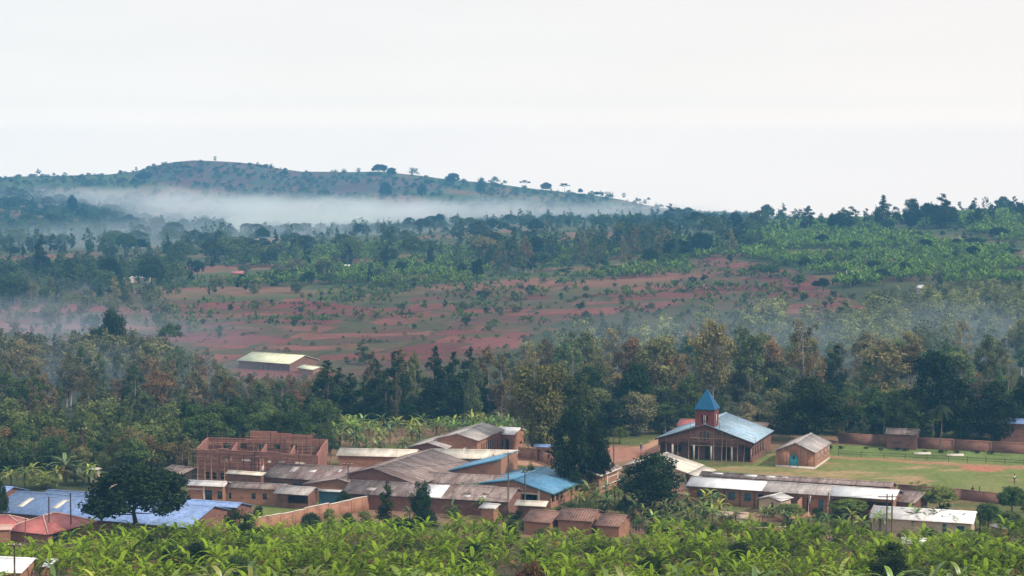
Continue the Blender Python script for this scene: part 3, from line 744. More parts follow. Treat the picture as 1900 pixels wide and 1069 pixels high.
def chapel():
    H = house('chapel', 'small orange brick chapel with a teal arched door and grey roof on the grass', (1475, 821.5), (1505, 803), 4.8, (1515, 839.9), 3.1, m=None, ov=.3, gov=.3,
              roof='roof_grey', wall='brick', walls=('near', 'far', 'end'), cat='chapel', plinth='concrete', frame='trim',
              ops=[('near', 1518 + k * 6.2, 1520.2 + k * 6.2, 1.1, 2.5, 'slit') for k in range(4)])
    root = H.root; x0, x1, yn, yf, zn, zf = H.box
    W = yf - yn; O = Vector((x0, yf, 0)); Y = lambda u: yf - wall_s(H, O, (0, -1, 0), u, 855)
    yc = Y(1473); hw, zs, rise = .82, 1.75, .82
    top = lambda y: float(np.interp(y, [yn, 0, yf], [zn, H.hr - .12, zf]))
    a = Acc(); K = 10
    cuts = [yf - .254] + [yc + hw * math.cos(math.pi * k / K) for k in range(K + 1)] + [yn + .254]
    cuts = sorted(set(cuts + [0.0]), reverse=True)
    for ya, yb in zip(cuts[:-1], cuts[1:]):
        z = lambda y: (zs + rise * math.sqrt(max(0, 1 - ((y - yc) / hw) ** 2))) if abs((ya + yb) / 2 - yc) < hw else -.5
        a.hexa([(x0, ya, z(ya)), (x0, yb, z(yb)), (x0 + .25, yb, z(yb)), (x0 + .25, ya, z(ya))], [(x0, ya, top(ya)), (x0, yb, top(yb)), (x0 + .25, yb, top(yb)), (x0 + .25, ya, top(ya))])
    new('front_wall', a.mesh('front_wall', M['brick']), root)
    arch = [(yc + hw * math.cos(t), zs + rise * math.sin(t)) for t in np.linspace(0, math.pi, 13)]
    outer = [(yc + hw, -.1)] + arch + [(yc - hw, -.1)]
    inner = [(yc + (y - yc) * .8, z if z < zs else zs + (z - zs) * .8) for y, z in outer]
    f = Acc()
    for (o1, o2, i1, i2) in zip(outer[:-1], outer[1:], inner[:-1], inner[1:]):
        f.hexa([(x0 - .06, *o1), (x0 - .06, *o2), (x0 - .06, *i2), (x0 - .06, *i1)], [(x0 + .1, *o1), (x0 + .1, *o2), (x0 + .1, *i2), (x0 + .1, *i1)])
    fr = new('door_arch', f.mesh('door_arch', M['paint_blue']), root)
    d = Acc(); d.hexa([(x0 + .02, *p) for p in inner], [(x0 + .07, *p) for p in inner])
    do = new('door', d.mesh('door', M['paint_teal']), root)
    v = Acc(); r = .3
    v.hexa([(x0 - .01, yc + r * math.cos(t), 1.95 + r * 1.1 * math.sin(t)) for t in np.linspace(0, 2 * math.pi, 10, False)], [(x0 + .015, yc + r * math.cos(t), 1.95 + r * 1.1 * math.sin(t)) for t in np.linspace(0, 2 * math.pi, 10, False)])
    new('fanlight', v.mesh('fanlight', M['glass']), do)
    lbox(do, 'door_joint', 'dark_wood', x0 + .005, x0 + .018, yc - .02, yc + .02, 0, 1.5)
    for u in (1447, 1460, 1486, 1499):
        y = Y(u); lbox(root, 'drain_line', 'brick_dark', x0 - .012, x0 - .003, y - .05, y + .05, .42, top(y) - .1)
chapel()

# ------------------------------------------------------------------ village buildings
def class_rooms():
    H = house('classroom_block', 'long classroom block roofed in white and grey sheets, four blue windows facing the palms', (1284, 883.7), (1669.7, 908.7), 4.55, (1421.4, 911.7), 2.95, ov=.8,
              roof='roof_grey', far=4.4, frame='paint_blue', glass='paint_blue', cat='school',
              patches=[(.0, .375, 0.0, 1.0, 'roof_white'), (.69, 1.0, 0.0, 1.0, 'roof_white')],
              ops=[('near', 1293.5, 1304.5, .95, 2.25, 'window'), ('near', 1322.5, 1334, .95, 2.25, 'window'), ('near', 1351.5, 1363.5, .95, 2.25, 'window'), ('near', 1381.5, 1393.5, .95, 2.25, 'window'),
                   ('near', 1407, 1416, 0, 2.3, 'void'), ('near', 1497, 1502, 0, 2.1, 'void'), ('near', 1519, 1528, 0, 2.1, 'door'), ('near', 1545, 1600, .0, 2.3, 'void'), ('near', 1606, 1655, .9, 2.3, 'void')])
    posts_on(H, 'near', (1316, 1344, 1373, 1400), -.2, 2.6, .22, 'brick_dark', 'pilaster', .05)
    H2 = house('classroom_block', 'weathered grey-brown classroom roof with pale patches behind the white-roofed block', (1301.7, 874.3), (1659.5, 895.5), 4.6, (1424, 890), 3.1, ov=.6, roof='roof_rust', far=4.2, wall='brick_dark', cat='school',
               patches=[(.06, .12, .55, .95, 'roof_pale'), (.235, .30, .45, .97, 'roof_pale'), (.345, .395, .5, .97, 'roof_pale'), (.43, .46, .6, .95, 'roof_pale')])
class_rooms()
house('hall', 'beige-roofed hall half hidden by the round tree before the church', (1238, 839), (1205, 853), 4.6, (1306.6, 863.4), 2.7, ov=.4, roof='roof_beige', wall='plaster', far=5.5)
house('lean_to', 'low pale lean-to roof along the beige hall beside the grass', (1307.5, 864.4), (1276, 878.3), 2.5, (1329, 872.5), 2.0, ov=.3, roof='roof_beige', wall='brick', far=0)
def hut(name, label, A, B, hr, E, he, **k): return house(name, label, A, B, hr, E, he, **k)
hut('gatehouse', 'small pale-roofed gatehouse standing in front of the classroom block', (1426, 920.5), (1449.5, 913.6), 3.3, (1457, 928), 2.35, ov=.35, roof='roof_pale', wall='plaster', ops=[('start', 1431, 1435, .9, 1.9, 'void')])
hut('house', 'squat house with a pink roof and a white gable among the banana leaves', (1366.5, 951), (1390, 951.5), 2.7, (1377, 962), 1.7, ov=.2, roof='roof_pink', wall='trim', zb=0)
hut('shed', 'low reddish shed roof between two banana clumps under the blue windows', (1331, 949), (1361, 950.5), 2.2, (1345, 957), 1.7, ov=.2, roof='roof_pink', wall='brick')
hut('house', 'long off-white roofed house behind the double wooden power pole', (1621, 938.5), (1812.5, 949.5), 3.7, (1712, 966), 2.3, ov=.5, roof='roof_white', wall='plaster', far=3.0,
    ops=[('near', 1776, 1791, .8, 1.7, 'window'), ('near', 1750, 1757, 0, 1.9, 'door')], patches=[(.0, .62, .0, 1.0, 'roof_pale')])
hut('shed', 'little grey iron shed roof by the dark bushes below the field wall', (1849, 968), (1879.6, 974), 2.3, (1852, 978.5), 1.9, ov=.2, roof='roof_pale', wall='brick', far=0.3)
hut('shed', 'low whitish shed deep in the banana leaves below the double pole', (1672, 997.5), (1731, 999.5), 2.4, (1700, 1009), 1.9, zb=1.0, ov=.25, roof='roof_white', wall='plaster', far=.6)
hut('store', 'dark brown roofed store joined to the end of the classroom block', (1672, 909.5), (1718, 914.5), 3.6, (1692, 933.5), 2.2, ov=.5, roof='roof_rust', wall='brick_dark', far=2.0)

# the middle compound
hut('school_hall', 'tall brick hall with a wide pale grey roof and narrow slit windows', (847, 804.6), (897.7, 784), 6.4, (888.4, 818), 4.2, ov=.45, roof='roof_grey', wall='brick', cat='school hall',
    frame='dark_wood', glass='glass', ops=[('near', 893 + k * 4.1, 895 + k * 4.1, .8, 3.2, 'slit') for k in range(8)])
hut('annex', 'white-roofed annex with dark doorways at the end of the grey hall', (926, 791.8), (967, 794.3), 4.6, (941, 806), 3.5, ov=.3, roof='roof_white', wall='brick', far=2.5,
    ops=[('near', 938, 944, 0, 2.5, 'void'), ('near', 953, 958, 0, 2.5, 'void'), ('near', 931, 934, 1, 2.3, 'window')])
hut('school_house', 'lower grey gabled school house in front of the tall grey hall', (792, 821), (822, 807), 4.4, (831.4, 831.7), 2.9, ov=.35, roof='roof_grey', wall='brick_dark')
hut('shed', 'small white-roofed shed squeezed between two grey school roofs', (866, 818.5), (884, 824), 3.1, (857, 831), 2.6, ov=.2, roof='roof_white', wall='brick_dark', far=.2)
hut('long_shed', 'long beige shed beside the unfinished brick building', (630.5, 831.4), (776, 834.5), 3.3, (664, 846), 2.5, ov=.3, roof='roof_beige', wall='brick', far=2.0)
hut('long_shed', 'long beige shed behind the brown roofs and the blue-roofed office', (804, 832.8), (962, 835.5), 3.3, (890, 851), 2.4, ov=.3, roof='roof_beige', wall='brick', far=2.0)
hut('workshop', 'big workshop under a sagging dark brown roof, highest of the brown roofs', (690, 868), (800.7, 832.4), 5.2, (851, 873.5), 3.6, ov=.4, roof='roof_rust', wall='brick_dark', far=5)
hut('dormitory', 'long grey-brown roofed dormitory right in front of the unfinished building', (514, 858.5), (694, 869.2), 4.6, (575, 890.3), 3.0, ov=.6, roof='roof_rust', wall='brick_dark', far=4.5,
    frame='paint_blue', ops=[('near', 503, 527, .9, 2.2, 'window'), ('near', 543, 561, .9, 2.2, 'window')], patches=[(.20, .27, .45, .8, 'roof_grey'), (.40, .47, .5, .66, 'roof_pale'), (.68, .71, .6, .8, 'roof_pale')])
hut('dormitory', 'long brown ribbon of roof between the workshop and the white sheet roof', (692, 869.5), (938, 883.5), 4.5, (760, 893), 3.2, ov=.5, roof='roof_rust', wall='brick_dark', far=3.5)
hut('dormitory', 'lowest brown roofed dormitory with one big white sheet above the palms', (652, 890.2), (962, 906), 4.2, (820, 925), 2.6, ov=.5, roof='roof_rust', wall='brick_dark', far=3,
    patches=[(.475, .60, .05, 1.0, 'roof_white'), (.13, .19, .3, .5, 'roof_grey'), (.72, .76, .2, .32, 'roof_pale'), (.80, .85, .22, .34, 'roof_pale')])
hut('cottage', 'brown gabled brick cottage facing the blue canopy and the yard', (625.8, 888), (648, 876), 4.3, (654.8, 895.8), 3.4, ov=.4, roof='roof_rust', wall='brick', far=6.2, hef=2.9)
Hb = hut('office', 'brick office with one sloping blue roof and pale posts', (929, 850.5), (962, 836), 4.6, (846, 862), 3.2, ov=.4, roof='roof_teal', wall='brick', far=0, frame='trim', fascia='paint_blue',
    ops=[('start', 915.5, 922, 1.6, 2.6, 'window'), ('far', 931, 935, 1.5, 2.4, 'window'), ('far', 946, 950, 1.5, 2.4, 'window')])
posts_on(Hb, 'start' if Hb.d.y > 0 else 'end', (858.5, 891.5, 925), -.3, 3.0, .3, 'trim')
band_on(Hb, 'start' if Hb.d.y > 0 else 'end', 857, 926, 1.15)
Hc = hut('meeting_hall', 'brick meeting hall with a broad bright blue gabled roof below the twin dark trees', (950, 888.8), (1010, 865.3), 5.0, (1026, 916.5), 2.6, ov=.6, roof='roof_teal', wall='brick', far=8.0, hef=3.2, fascia='paint_blue',
    ops=[('start', 968, 996, 1.1, 2.1, 'void'), ('near', 1024, 1029, .9, 2.1, 'void'), ('near', 1032, 1037, .9, 2.1, 'void'), ('near', 1040, 1044, .9, 2.1, 'void')])
posts_on(Hc, 'start', (919, 964, 1000), -.3, 3.2, .32, 'trim')
band_on(Hc, 'start', 958, 1003, 2.15)
hut('shed', 'low open shed with a flat cream roof in front of the blue meeting hall', (958.5, 928), (1017.4, 930.5), 2.9, (983, 938.5), 2.5, ov=.2, roof='roof_beige', wall='brick', far=.3, walls=('far', 'start'))
hut('shed', 'crooked whitish shed roof half buried in palms below the brown dormitory', (897, 933), (928, 935.5), 2.4, (912, 944), 1.9, zb=.2, ov=.2, roof='roof_pale', wall='brick', far=.4)
hut('tile_house', 'clay-tiled house end nearest the bright banana crowns', (985, 944.5), (1041, 948.5), 4.0, (1003, 969), 2.2, ov=.4, roof='roof_tile', wall='brick', zb=.2, far=3.0)
hut('tile_house', 'clay-tiled house with the highest ridge of the three tiled roofs', (1042, 942.2), (1113, 945.8), 4.2, (1070, 966), 2.4, ov=.4, roof='roof_tile', wall='brick', zb=.3, far=3.0)
hut('tile_house', 'small clay-tiled house with an open gable beside the stick fence', (1116, 953), (1165, 956), 3.6, (1136, 976.5), 2.1, ov=.4, roof='roof_tile', wall='brick', zb=.3, far=2.6)
Hd = hut('house', 'grey-roofed brick house with cream beams between the twin trees and the round tree', (1078, 869), (1117, 854), 4.8, (1113, 883), 3.4, ov=.5, roof='roof_rust', wall='brick', far=3.5, fascia='trim')
posts_on(Hd, 'near', (1127, 1146), -.2, 3.2, .3, 'trim'); band_on(Hd, 'near', 1114, 1150, 1.0); band_on(Hd, 'near', 1127, 1146, 2.2, .15)
hut('house', 'ochre walled house under a blue tarpaulin roof behind the twin dark trees', (992, 824), (1026, 825.5), 3.4, (1008, 829.5), 2.9, ov=.5, roof='roof_blue', wall='brick', far=2, ops=[('near', 996, 1003, .2, 2.3, 'void'), ('near', 1010, 1022, .8, 2.2, 'void')])
hut('house', 'red-roofed house peeping out beyond the church roof', (1262, 777), (1296, 778.5), 4.6, (1266, 790), 3.2, ov=.4, roof='roof_red', wall='brick', far=3)
hut('house', 'pinkish roofed house between the church and the dark round tree', (1392, 783), (1428, 785), 3.8, (1410, 792), 2.9, ov=.4, roof='roof_pink', wall='brick', far=2.5)
hut('house', 'low brown roofed house peering over the long brick field wall', (1645, 794), (1707, 796.5), 3.9, (1668, 806), 3.0, zb=0, ov=.4, roof='roof_rust', wall='brick_dark', far=2.5)
hut('house', 'blue tarpaulin roofed house under the dark trees behind the field wall', (1853, 776), (1930, 778), 4.8, (1880, 786), 3.9, ov=.4, roof='roof_blue', wall='brick_dark', far=3)
# brick row at the yard, with its thin metal sheets
Hf = hut('brick_row', 'low brick row with small dark windows beside the green yard', (420, 893.5), (534, 898.5), 3.4, (470, 906.5), 2.75, ov=.25, roof='roof_rust', wall='brick', far=3, frame='dark_wood',
    ops=[('near', 466.5, 474, .9, 1.9, 'window'), ('near', 487, 495, .9, 1.9, 'window'), ('near', 424, 429, .8, 1.8, 'window')])
He = hut('workshop', 'flat silver-roofed brick workshop with a pale corner post behind the round dark tree', (350, 890.5), (424, 893.5), 3.7, (380, 901.5), 3.1, ov=.45, roof='roof_pale', wall='brick', far=2.2, frame='dark_wood',
    ops=[('near', 380.5, 393, .6, 2.3, 'window'), ('near', 403, 412, .9, 2.2, 'window')])
posts_on(He, 'near', (378,), -.4, 2.9, .28, 'trim'); band_on(He, 'near', 346, 377, 2.3, .2)
hut('porch_house', 'grey-roofed porch house with a dark open front by the yard', (521, 900.5), (586, 904.5), 3.1, (548, 917.5), 2.5, ov=.9, roof='roof_grey', wall='brick_dark', far=2, ops=[('near', 534, 571, .85, 2.1, 'void')])
hut('canopy', 'thin pale blue canopy on posts before the brown cottage', (588, 908), (644, 910.3), 2.75, (616, 912), 2.65, ov=.1, roof='roof_pale', wall='paint_blue', far=.3, walls=('start', 'far'))
house('slab_block', 'flat cream slab roofed block with building sand on top before the unfinished walls', (424, 872.5), (493, 877), 3.55, (455, 880.5), 3.45, ov=.3, roof='roof_beige', wall='brick_dark', far=.3)

# blue-roofed halls and red hipped houses of the western corner
def blue():
    H = house('blue_hall', 'long blue iron roofed hall with two cream skylights behind the round dark tree', (31.6, 910.6), (398.7, 939), 5.4, (150, 962.5), 2.9, ov=.7, roof='roof_blue', wall='brick_dark', far=5.0, cat='hall',
              patches=[(.105, .135, .3, .72, 'skylight'), (.275, .305, .35, .76, 'skylight')], ops=[('near', 55, 62, 0, 2, 'door'), ('near', 74, 80, .8, 2, 'window'), ('near', 88, 94, .8, 2, 'window')])
    house('blue_hall', 'second blue roofed hall showing only a strip behind the first', (89.5, 908), (449, 933), 4.9, (200, 925), 2.9, ov=.6, roof='roof_blue', wall='brick_dark', far=4.5, cat='hall')
    house('blue_hall', 'blue roofed hall cut by the picture edge with a dark gable end', (-70, 897), (25.5, 903.3), 5.3, (-20, 934), 2.9, ov=.6, roof='roof_blue', wall='brick_dark', far=4.5, cat='hall')
blue()
def hip_house(label, A, B, hr, run, he, zb, ends=None, roof='roof_red'):
    Aw, Bw = G(*A, zb + hr), G(*B, zb + hr)
    d = Vector((Bw.x - Aw.x, Bw.y - Aw.y, 0)); L = d.length; d.normalize()
    org = (Aw + Bw) / 2; org.z = zb
    root = new('hipped_house', None, None, org, math.atan2(d.y, d.x)); tag(root, label, 'house')
    h = L / 2; e = ends or run
    FOOT.append((org.x, org.y, math.atan2(d.y, d.x), h + e + .4, run + .4))
    c = [(-h - e, -run, he), (h + e, -run, he), (h + e, run, he), (-h - e, run, he)]; a_, b_ = (-h, 0, hr), (h, 0, hr)
    r = Acc()
    dn = lambda p: (p[0], p[1], p[2] - .1)
    for f in ([c[0], c[1], b_, a_], [c[2], c[3], a_, b_], [c[1], c[2], b_], [c[3], c[0], a_]):
        r.hexa([dn(p) for p in f], f)
    ro = new('roof', r.mesh('roof', M[roof]), root)
    for p, q in ((a_, b_), (a_, c[0]), (b_, c[1]), (b_, c[2]), (a_, c[3])):
        k = Acc(); k.tube([(p[0], p[1], p[2] + .03), (q[0], q[1], q[2] + .03)], .11, 6); new('hip_cap', k.mesh('hip_cap', M['roof_pink']), ro)
    w = Acc(); g = .5
    for O, ux, nr, ln, ops in (((-h - e + g, -run + g, 0), (1, 0, 0), (0, -1, 0), 2 * (h + e - g), [(1.2, 2.3, .9, 2.0), (3.4, 4.3, 0, 2.0), (5.2, 6.3, .9, 2.0)]), ((h + e - g, -run + g + .254, 0), (0, 1, 0), (1, 0, 0), 2 * (run - g) - .508, [(1.5, 2.6, .9, 2.0)]),
                          ((h + e - g, run - g, 0), (-1, 0, 0), (0, 1, 0), 2 * (h + e - g), []), ((-h - e + g, run - g - .254, 0), (0, -1, 0), (-1, 0, 0), 2 * (run - g) - .508, [])):
        P = panel(w, O, ux, nr, [(0, he - .12), (ln, he - .12)], -.8, ops)
        for o in ops: fit_opening(root, P, o, 'door' if o[2] == 0 else 'window', 'glass', 'paint_blue')
    new('wall', w.mesh('wall', M['brick']), root)
hip_house('red hip-roofed house with pale ridge caps, the larger of the two', (80, 957), (104, 951), 4.0, 4.3, 2.3, 1.4, 4.2)
hip_house('smaller red hip-roofed house touching the picture edge', (-22, 957), (16, 956), 3.8, 3.2, 2.5, 1.5, 2.6)
hut('shed', 'pale pink shed roof low beside the red hipped houses', (-30, 975), (24, 974), 3.0, (0, 983), 2.5, zb=1.9, ov=.2, roof='roof_pink', wall='brick', far=.5)
hut('shed', 'white sheet-roofed shed in the lowest corner behind a leaning pole', (-40, 1031), (66, 1036), 3.6, (20, 1062), 2.5, zb=9.3, ov=.25, roof='roof_white', wall='brick', far=.6)
hut('shed', 'scrap of white sheet roof poking from banana leaves beside the corner shed', (88, 1037), (106, 1038), 3.2, (95, 1052), 2.5, zb=9.2, ov=.2, roof='roof_white', wall='brick', far=.4)
hut('house', 'cream walled hut half lost behind the round dark tree', (200, 885), (232, 866.5), 3.2, (190, 893), 2.2, ov=.3, roof='roof_yellow', wall='plaster', far=.5)
hut('house', 'ochre walled hut beside the tall banana behind the blue roofs', (166, 868), (186, 868.5), 3.2, (172, 871), 2.9, ov=.2, roof='roof_beige', wall='plaster', far=1.0)
hut('house', 'old brown roofed house in shade beside the unfinished building', (318, 862), (362, 868), 3.2, (335, 879), 2.2, ov=.4, roof='roof_rust', wall='dark_wood', far=2)
# far houses on the slopes
zb = -7.2
hut('farmhouse', 'yellow-roofed brick house below the red fields', (468, 652.7), (566, 659.5), 5.6, (500, 672.8), 3.1, zb=zb, ov=.6, roof='roof_yellow', wall='brick_dark', ops=[('near', 480 + k * 9, 483 + k * 9, .9, 2.2, 'window') for k in range(7)])
hut('annex', 'small yellowish annex roof at the gable of the yellow-roofed house', (563, 676.5), (594, 681), 3.3, (560, 683.5), 2.5, zb=zb, ov=.4, roof='roof_yellow', wall='brick', far=2)
def far_hut(label, u, v, w, roof, wall='plaster'):
    p = hit(u, v + 5, 500); s = F / p.y
    L = w / s; hr, he = 3.4, 2.3; z = p.z
    zr = lambda vv: None
    h = house('hut', label, *[px(p.x + sx * L / 2, p.y + 2.2 - sx * .6, z + hr) for sx in (-1, 1)], hr, px(p.x, p.y, z + he), he, zb=z, ov=.3, roof=roof, wall=wall, cap=False, group=None, far=2.4)
far_hut('white iron-roofed hut between dark trees above the purple plot', 265, 520, 26, 'roof_white')
far_hut('faint second white roof close by the dark spreading tree', 240, 521, 12, 'roof_white')
far_hut('white-roofed hut alone among mid-slope bananas', 534, 505, 28, 'roof_white')
far_hut('little white roof at the upper edge of the banana plots', 641, 499, 18, 'roof_white')
far_hut('dull red-roofed hut in the bananas above the ploughed land', 441, 511, 22, 'roof_red', 'brick')
far_hut('white tin roof glinting on the green banana hill', 1587, 512, 30, 'roof_white')
far_hut('bright little roof low on the banana hill above hazy trees', 1808, 555, 16, 'roof_white')
far_hut('tiny pale roof in leaves beneath the big dark clump on the hill', 1712, 541, 14, 'roof_pale')

# ------------------------------------------------------------------ the unfinished building and its scaffold
def unfinished():
    FL, FR, BL, BR = G(364.6, 832, 6.3), G(590, 844.5, 6.3), G(384, 812.7, 6.3), G(608, 817.5, 6.3)
    for p in (FL, FR, BL, BR): p.z = 0
    root = new('unfinished_building', None, None, FL); tag(root, 'roofless two-storey red brick building still under construction', 'building')
    c = (FL + FR + BL + BR) / 4
    fx = FR - FL; W = fx.length; fx.normalize(); nf = Vector((fx.y, -fx.x, 0))
    FOOT.append((c.x, c.y, math.atan2(fx.y, fx.x), W / 2 + 1.5, 8.5))
    def su(u, O=FL, U=fx):
        r = ray(u, 860); dx, dy = r[0], r[1]; det = dx * (-U.y) + dy * U.x
        k = (O.x * (-U.y) + O.y * U.x) / det
        return (Vector((k * dx, k * dy, 0)) - O).dot(U)
    # front: jagged top, two rows of openings
    jag = [(0, 6.3)]; s = 0
    while s < W - 1.6:
        s += R.uniform(1.0, 3.0); z = 6.3 + R.choice([0, 0, .12, -.15, .2]); jag += [(s, jag[-1][1]), (s + .01, z)]
    jag += [(W, jag[-1][1])]
    ops = [(su(a), su(b), z0, z1) for a, b, z0, z1 in ((381, 388.5, .9, 2.2), (393, 401, .9, 2.2), (408, 416, .9, 2.2), (383, 390, 4.6, 5.25), (393.5, 402, 4.6, 5.25), (417, 431, 4.35, 5.1), (447, 466, 4.5, 5.0), (476, 490, 2.6, 5.1), (495, 503, 4.45, 5.1), (516, 528, 4.3, 5.0), (546, 568, 4.3, 4.95))]
    a = Acc(); panel(a, Vector((0, 0, 0)), fx, nf, jag, -.6, ops, .35); new('front_wall', a.mesh('front_wall', M['brick_raw']), root)
    b = Acc(); o = BL - FL; bx = (BR - BL); Wb = bx.length; bx.normalize(); nb = Vector((bx.y, -bx.x, 0))
    s1, s2 = su(464.6, BL, bx), su(579, BL, bx)
    prof = [(0, 6.35), (s1, 6.35), (s1 + .02, 7.75), (s1 + 5, 7.75), (s1 + 5.02, 7.45), (s2 - 4, 7.4), (s2 - 3.98, 7.2), (s2, 7.2), (s2 + .02, 6.5), (Wb, 6.5)]
    panel(b, o, bx, nb, prof, -.6, [(3 + 3.2 * k, 4.3 + 3.2 * k, 4.4, 5.4) for k in range(6)], .35); new('back_wall', b.mesh('back_wall', M['brick_raw']), root)
    for nm, p, q, sg in (('side_wall', FL, BL, 1), ('side_wall', FR, BR, -1)):
        e = q - p; Ls = e.length; e.normalize(); n_ = Vector((-e.y, e.x, 0)) * sg
        w = Acc(); panel(w, p - FL + e * .36, e, n_, [(0, 6.3), (Ls * .4, 6.35), (Ls * .41, 6.5), (Ls - .38, 6.4)], -.6, [(4, 5.2, .9, 2.2), (8, 9.2, .9, 2.2)], .35); new(nm, w.mesh(nm, M['brick_raw']), root)
    e = (BL - FL); e.normalize()
    for k in (.27, .52, .76):       # cross walls and the upper floor
        p = fx * (W * k); w = Acc(); panel(w, p + e * .4, e, fx, [(0, 5.2), (5, 5.5), ((BL - FL).length - .9, 5.9)], -.5, [(4, 5, 3.0, 5.0)], .3); new('cross_wall', w.mesh('cross_wall', M['brick_raw']), root)
    f = Acc(); q = [fx * .4 + e * .4, fx * (W - .4) + e * .4, fx * (W - .4) + e * ((BL - FL).length - .5), fx * .4 + e * ((BL - FL).length - .5)]
    f.hexa([(p.x, p.y, 2.75) for p in q], [(p.x, p.y, 2.95) for p in q]); new('floor_slab', f.mesh('floor_slab', M['concrete']), root)
    sc = new('scaffold', None, None, FL); tag(sc, 'rough pole scaffold wrapped round the unfinished brick building', 'scaffold')
    def pole(p, q, r=.075, nm='pole'):
        t = Acc(); t.tube([p, q], [r, r * .75], 5); new(nm, t.mesh(nm, M['bamboo' if R.random() < .55 else 'dark_wood']), sc)
    k = 0; s = -1.0
    while s < W + .6:
        b0 = fx * s + nf * 1.0; k += 1
        pole(b0, b0 + Vector((R.uniform(-.2, .2), 0, R.uniform(5.6, 7.0))))
        s += R.uniform(.8, 1.6)
    for z in (1.0, 1.8, 2.6, 3.4, 4.2, 5.0, 5.7, 6.35):
        for j in range(4):
            s0 = W * j / 4 - .8; s1_ = W * (j + 1) / 4 + .4
            p0 = fx * s0 + nf * .93 + Vector((0, 0, z + R.uniform(-.15, .15))); p1 = fx * s1_ + nf * .93 + Vector((0, 0, z + R.uniform(-.15, .15)))
            pole(p0, p1, .05, 'ledger')
    for k in range(26):               # poles inside, standing clear of the back wall
        s = su(390 + k * 8.3, BL, bx); b0 = o + bx * s + nb * R.uniform(.9, 1.5)
        pole(b0 + Vector((0, 0, 2.95)), b0 + Vector((R.uniform(-.2, .2), 0, R.uniform(6.4, 8.3))), .05)
    for z in (3.6, 4.2, 4.8, 5.3, 5.8, 6.3, 6.8):
        for j in range(3):
            p0 = o + bx * (Wb * j / 3) + nb * .85 + Vector((0, 0, z + R.uniform(-.2, .2))); p1 = o + bx * (Wb * (j + 1) / 3) + nb * .85 + Vector((0, 0, z + R.uniform(-.2, .2)))
            pole(p0, p1, .06, 'ledger')
    for k in range(5):
        b0 = e * (2.6 * k + .3) - fx * 1.1; pole(b0, b0 + Vector((0, 0, R.uniform(5.5, 6.8)))); b0 = fx * (W + 1.2) + e * (2.6 * k); pole(b0, b0 + Vector((R.uniform(-.4, .4), 0, R.uniform(4, 6))))
    for z in (2.0, 3.8, 5.4):
        pole(-fx * 1.03 + Vector((0, 0, z)), -fx * 1.03 + e * 11 + Vector((0, 0, z)), .05, 'ledger'); pole(fx * (W + 1.13) + Vector((0, 0, z - .4)), fx * (W + 1.13) + e * 11 + Vector((0, 0, z)), .05, 'ledger')
    for k in range(3):
        p = fx * (W + 1.6 + k * .8) + e * (2 + 2.5 * k); t = Acc()
        for i in range(40):
            c_ = Vector((R.gauss(0, .9), R.gauss(0, 1.2), 0)); zz = max(0, 2.1 - abs(c_.x) * .9 - abs(c_.y) * .55) * R.uniform(.3, 1); sz = R.uniform(.15, .35)
            t.box(c_.x - sz, c_.x + sz, c_.y - sz * .6, c_.y + sz * .6, zz - .2, zz + .18)
        h = new('brick_heap', t.mesh('brick_heap', M['brick_raw']), None, FL + p)
        tag(h, ['heap of loose bricks by the front corner of the unfinished building', 'heap of loose bricks along the gable of the unfinished building', 'heap of loose bricks at the rear corner of the unfinished building'][k], 'brick heap')
unfinished()

# ------------------------------------------------------------------ walls, fences, poles, wires
def brick_wall(label, pts, hgt, steps=0, mat='brick', cap='trim', pil=5.0, name='boundary_wall'):
    P = [G(*p, 0) if len(p) == 2 else Vector(p) for p in pts]
    org = P[0].copy(); root = new(name, None, None, org); tag(root, label, 'wall')
    a = Acc(); c = Acc()
    for A, B in zip(P[:-1], P[1:]):
        d = B - A; L = math.hypot(d.x, d.y); u = Vector((d.x / L, d.y / L, 0)); n = Vector((u.y, -u.x, 0)); k = max(1, int(L / pil))
        for i in range(k):
            s0, s1 = L * i / k, L * (i + 1) / k
            z = (steps * R.uniform(-.12, .12)) + hgt
            q = lambda s, t, zz: tuple(A - org + u * s + n * t + Vector((0, 0, zz)))
            a.hexa([q(s0, .1, -.8), q(s1, .1, -.8), q(s1, -.1, -.8), q(s0, -.1, -.8)], [q(s0, .1, z), q(s1, .1, z), q(s1, -.1, z), q(s0, -.1, z)])
            if cap: c.hexa([q(s0, .16, z + .003), q(s1, .16, z + .003), q(s1, -.16, z + .003), q(s0, -.16, z + .003)], [q(s0, .16, z + .1), q(s1, .16, z + .1), q(s1, -.16, z + .1), q(s0, -.16, z + .1)])
            p = Acc(); p.hexa([q(s1 - .14, .17, -.8), q(s1 + .14, .17, -.8), q(s1 + .14, .104, -.8), q(s1 - .14, .104, -.8)], [q(s1 - .14, .17, z - .02), q(s1 + .14, .17, z - .02), q(s1 + .14, .104, z - .02), q(s1 - .14, .104, z - .02)])
            new('pilaster', p.mesh('pilaster', M[mat]), root)
    new('wall_face', a.mesh('wall_face', M[mat]), root)
    if cap: new('coping', c.mesh('coping', M[cap]), root)
p0, p1 = G(474, 963, 2.3), G(694, 918, 2.3); p0.z = p1.z = 0
brick_wall('orange brick boundary wall with pale coping climbing past the green yard', [tuple(p0), tuple(p1)], 2.3, 1.0, 'brick', 'trim', 2.6)
brick_wall('long reddish brick wall along the back of the playing field', [(1556, 823), (1700, 832), (1910, 843), (2010, 848)], 2.1, .3, 'brick_dark', 'brick', 6.0)
brick_wall('low brown brick wall on the village side of the playing field', [(1666, 918), (1783, 927), (1862, 936), (1990, 947)], 1.7, 0, 'brick_dark', 'brick_dark', 6.0)
brick_wall('short orange brick wall running up beside the gatehouse', [(1480, 958), (1497.5, 937)], 2.4, 0, 'brick', None, 4.0)
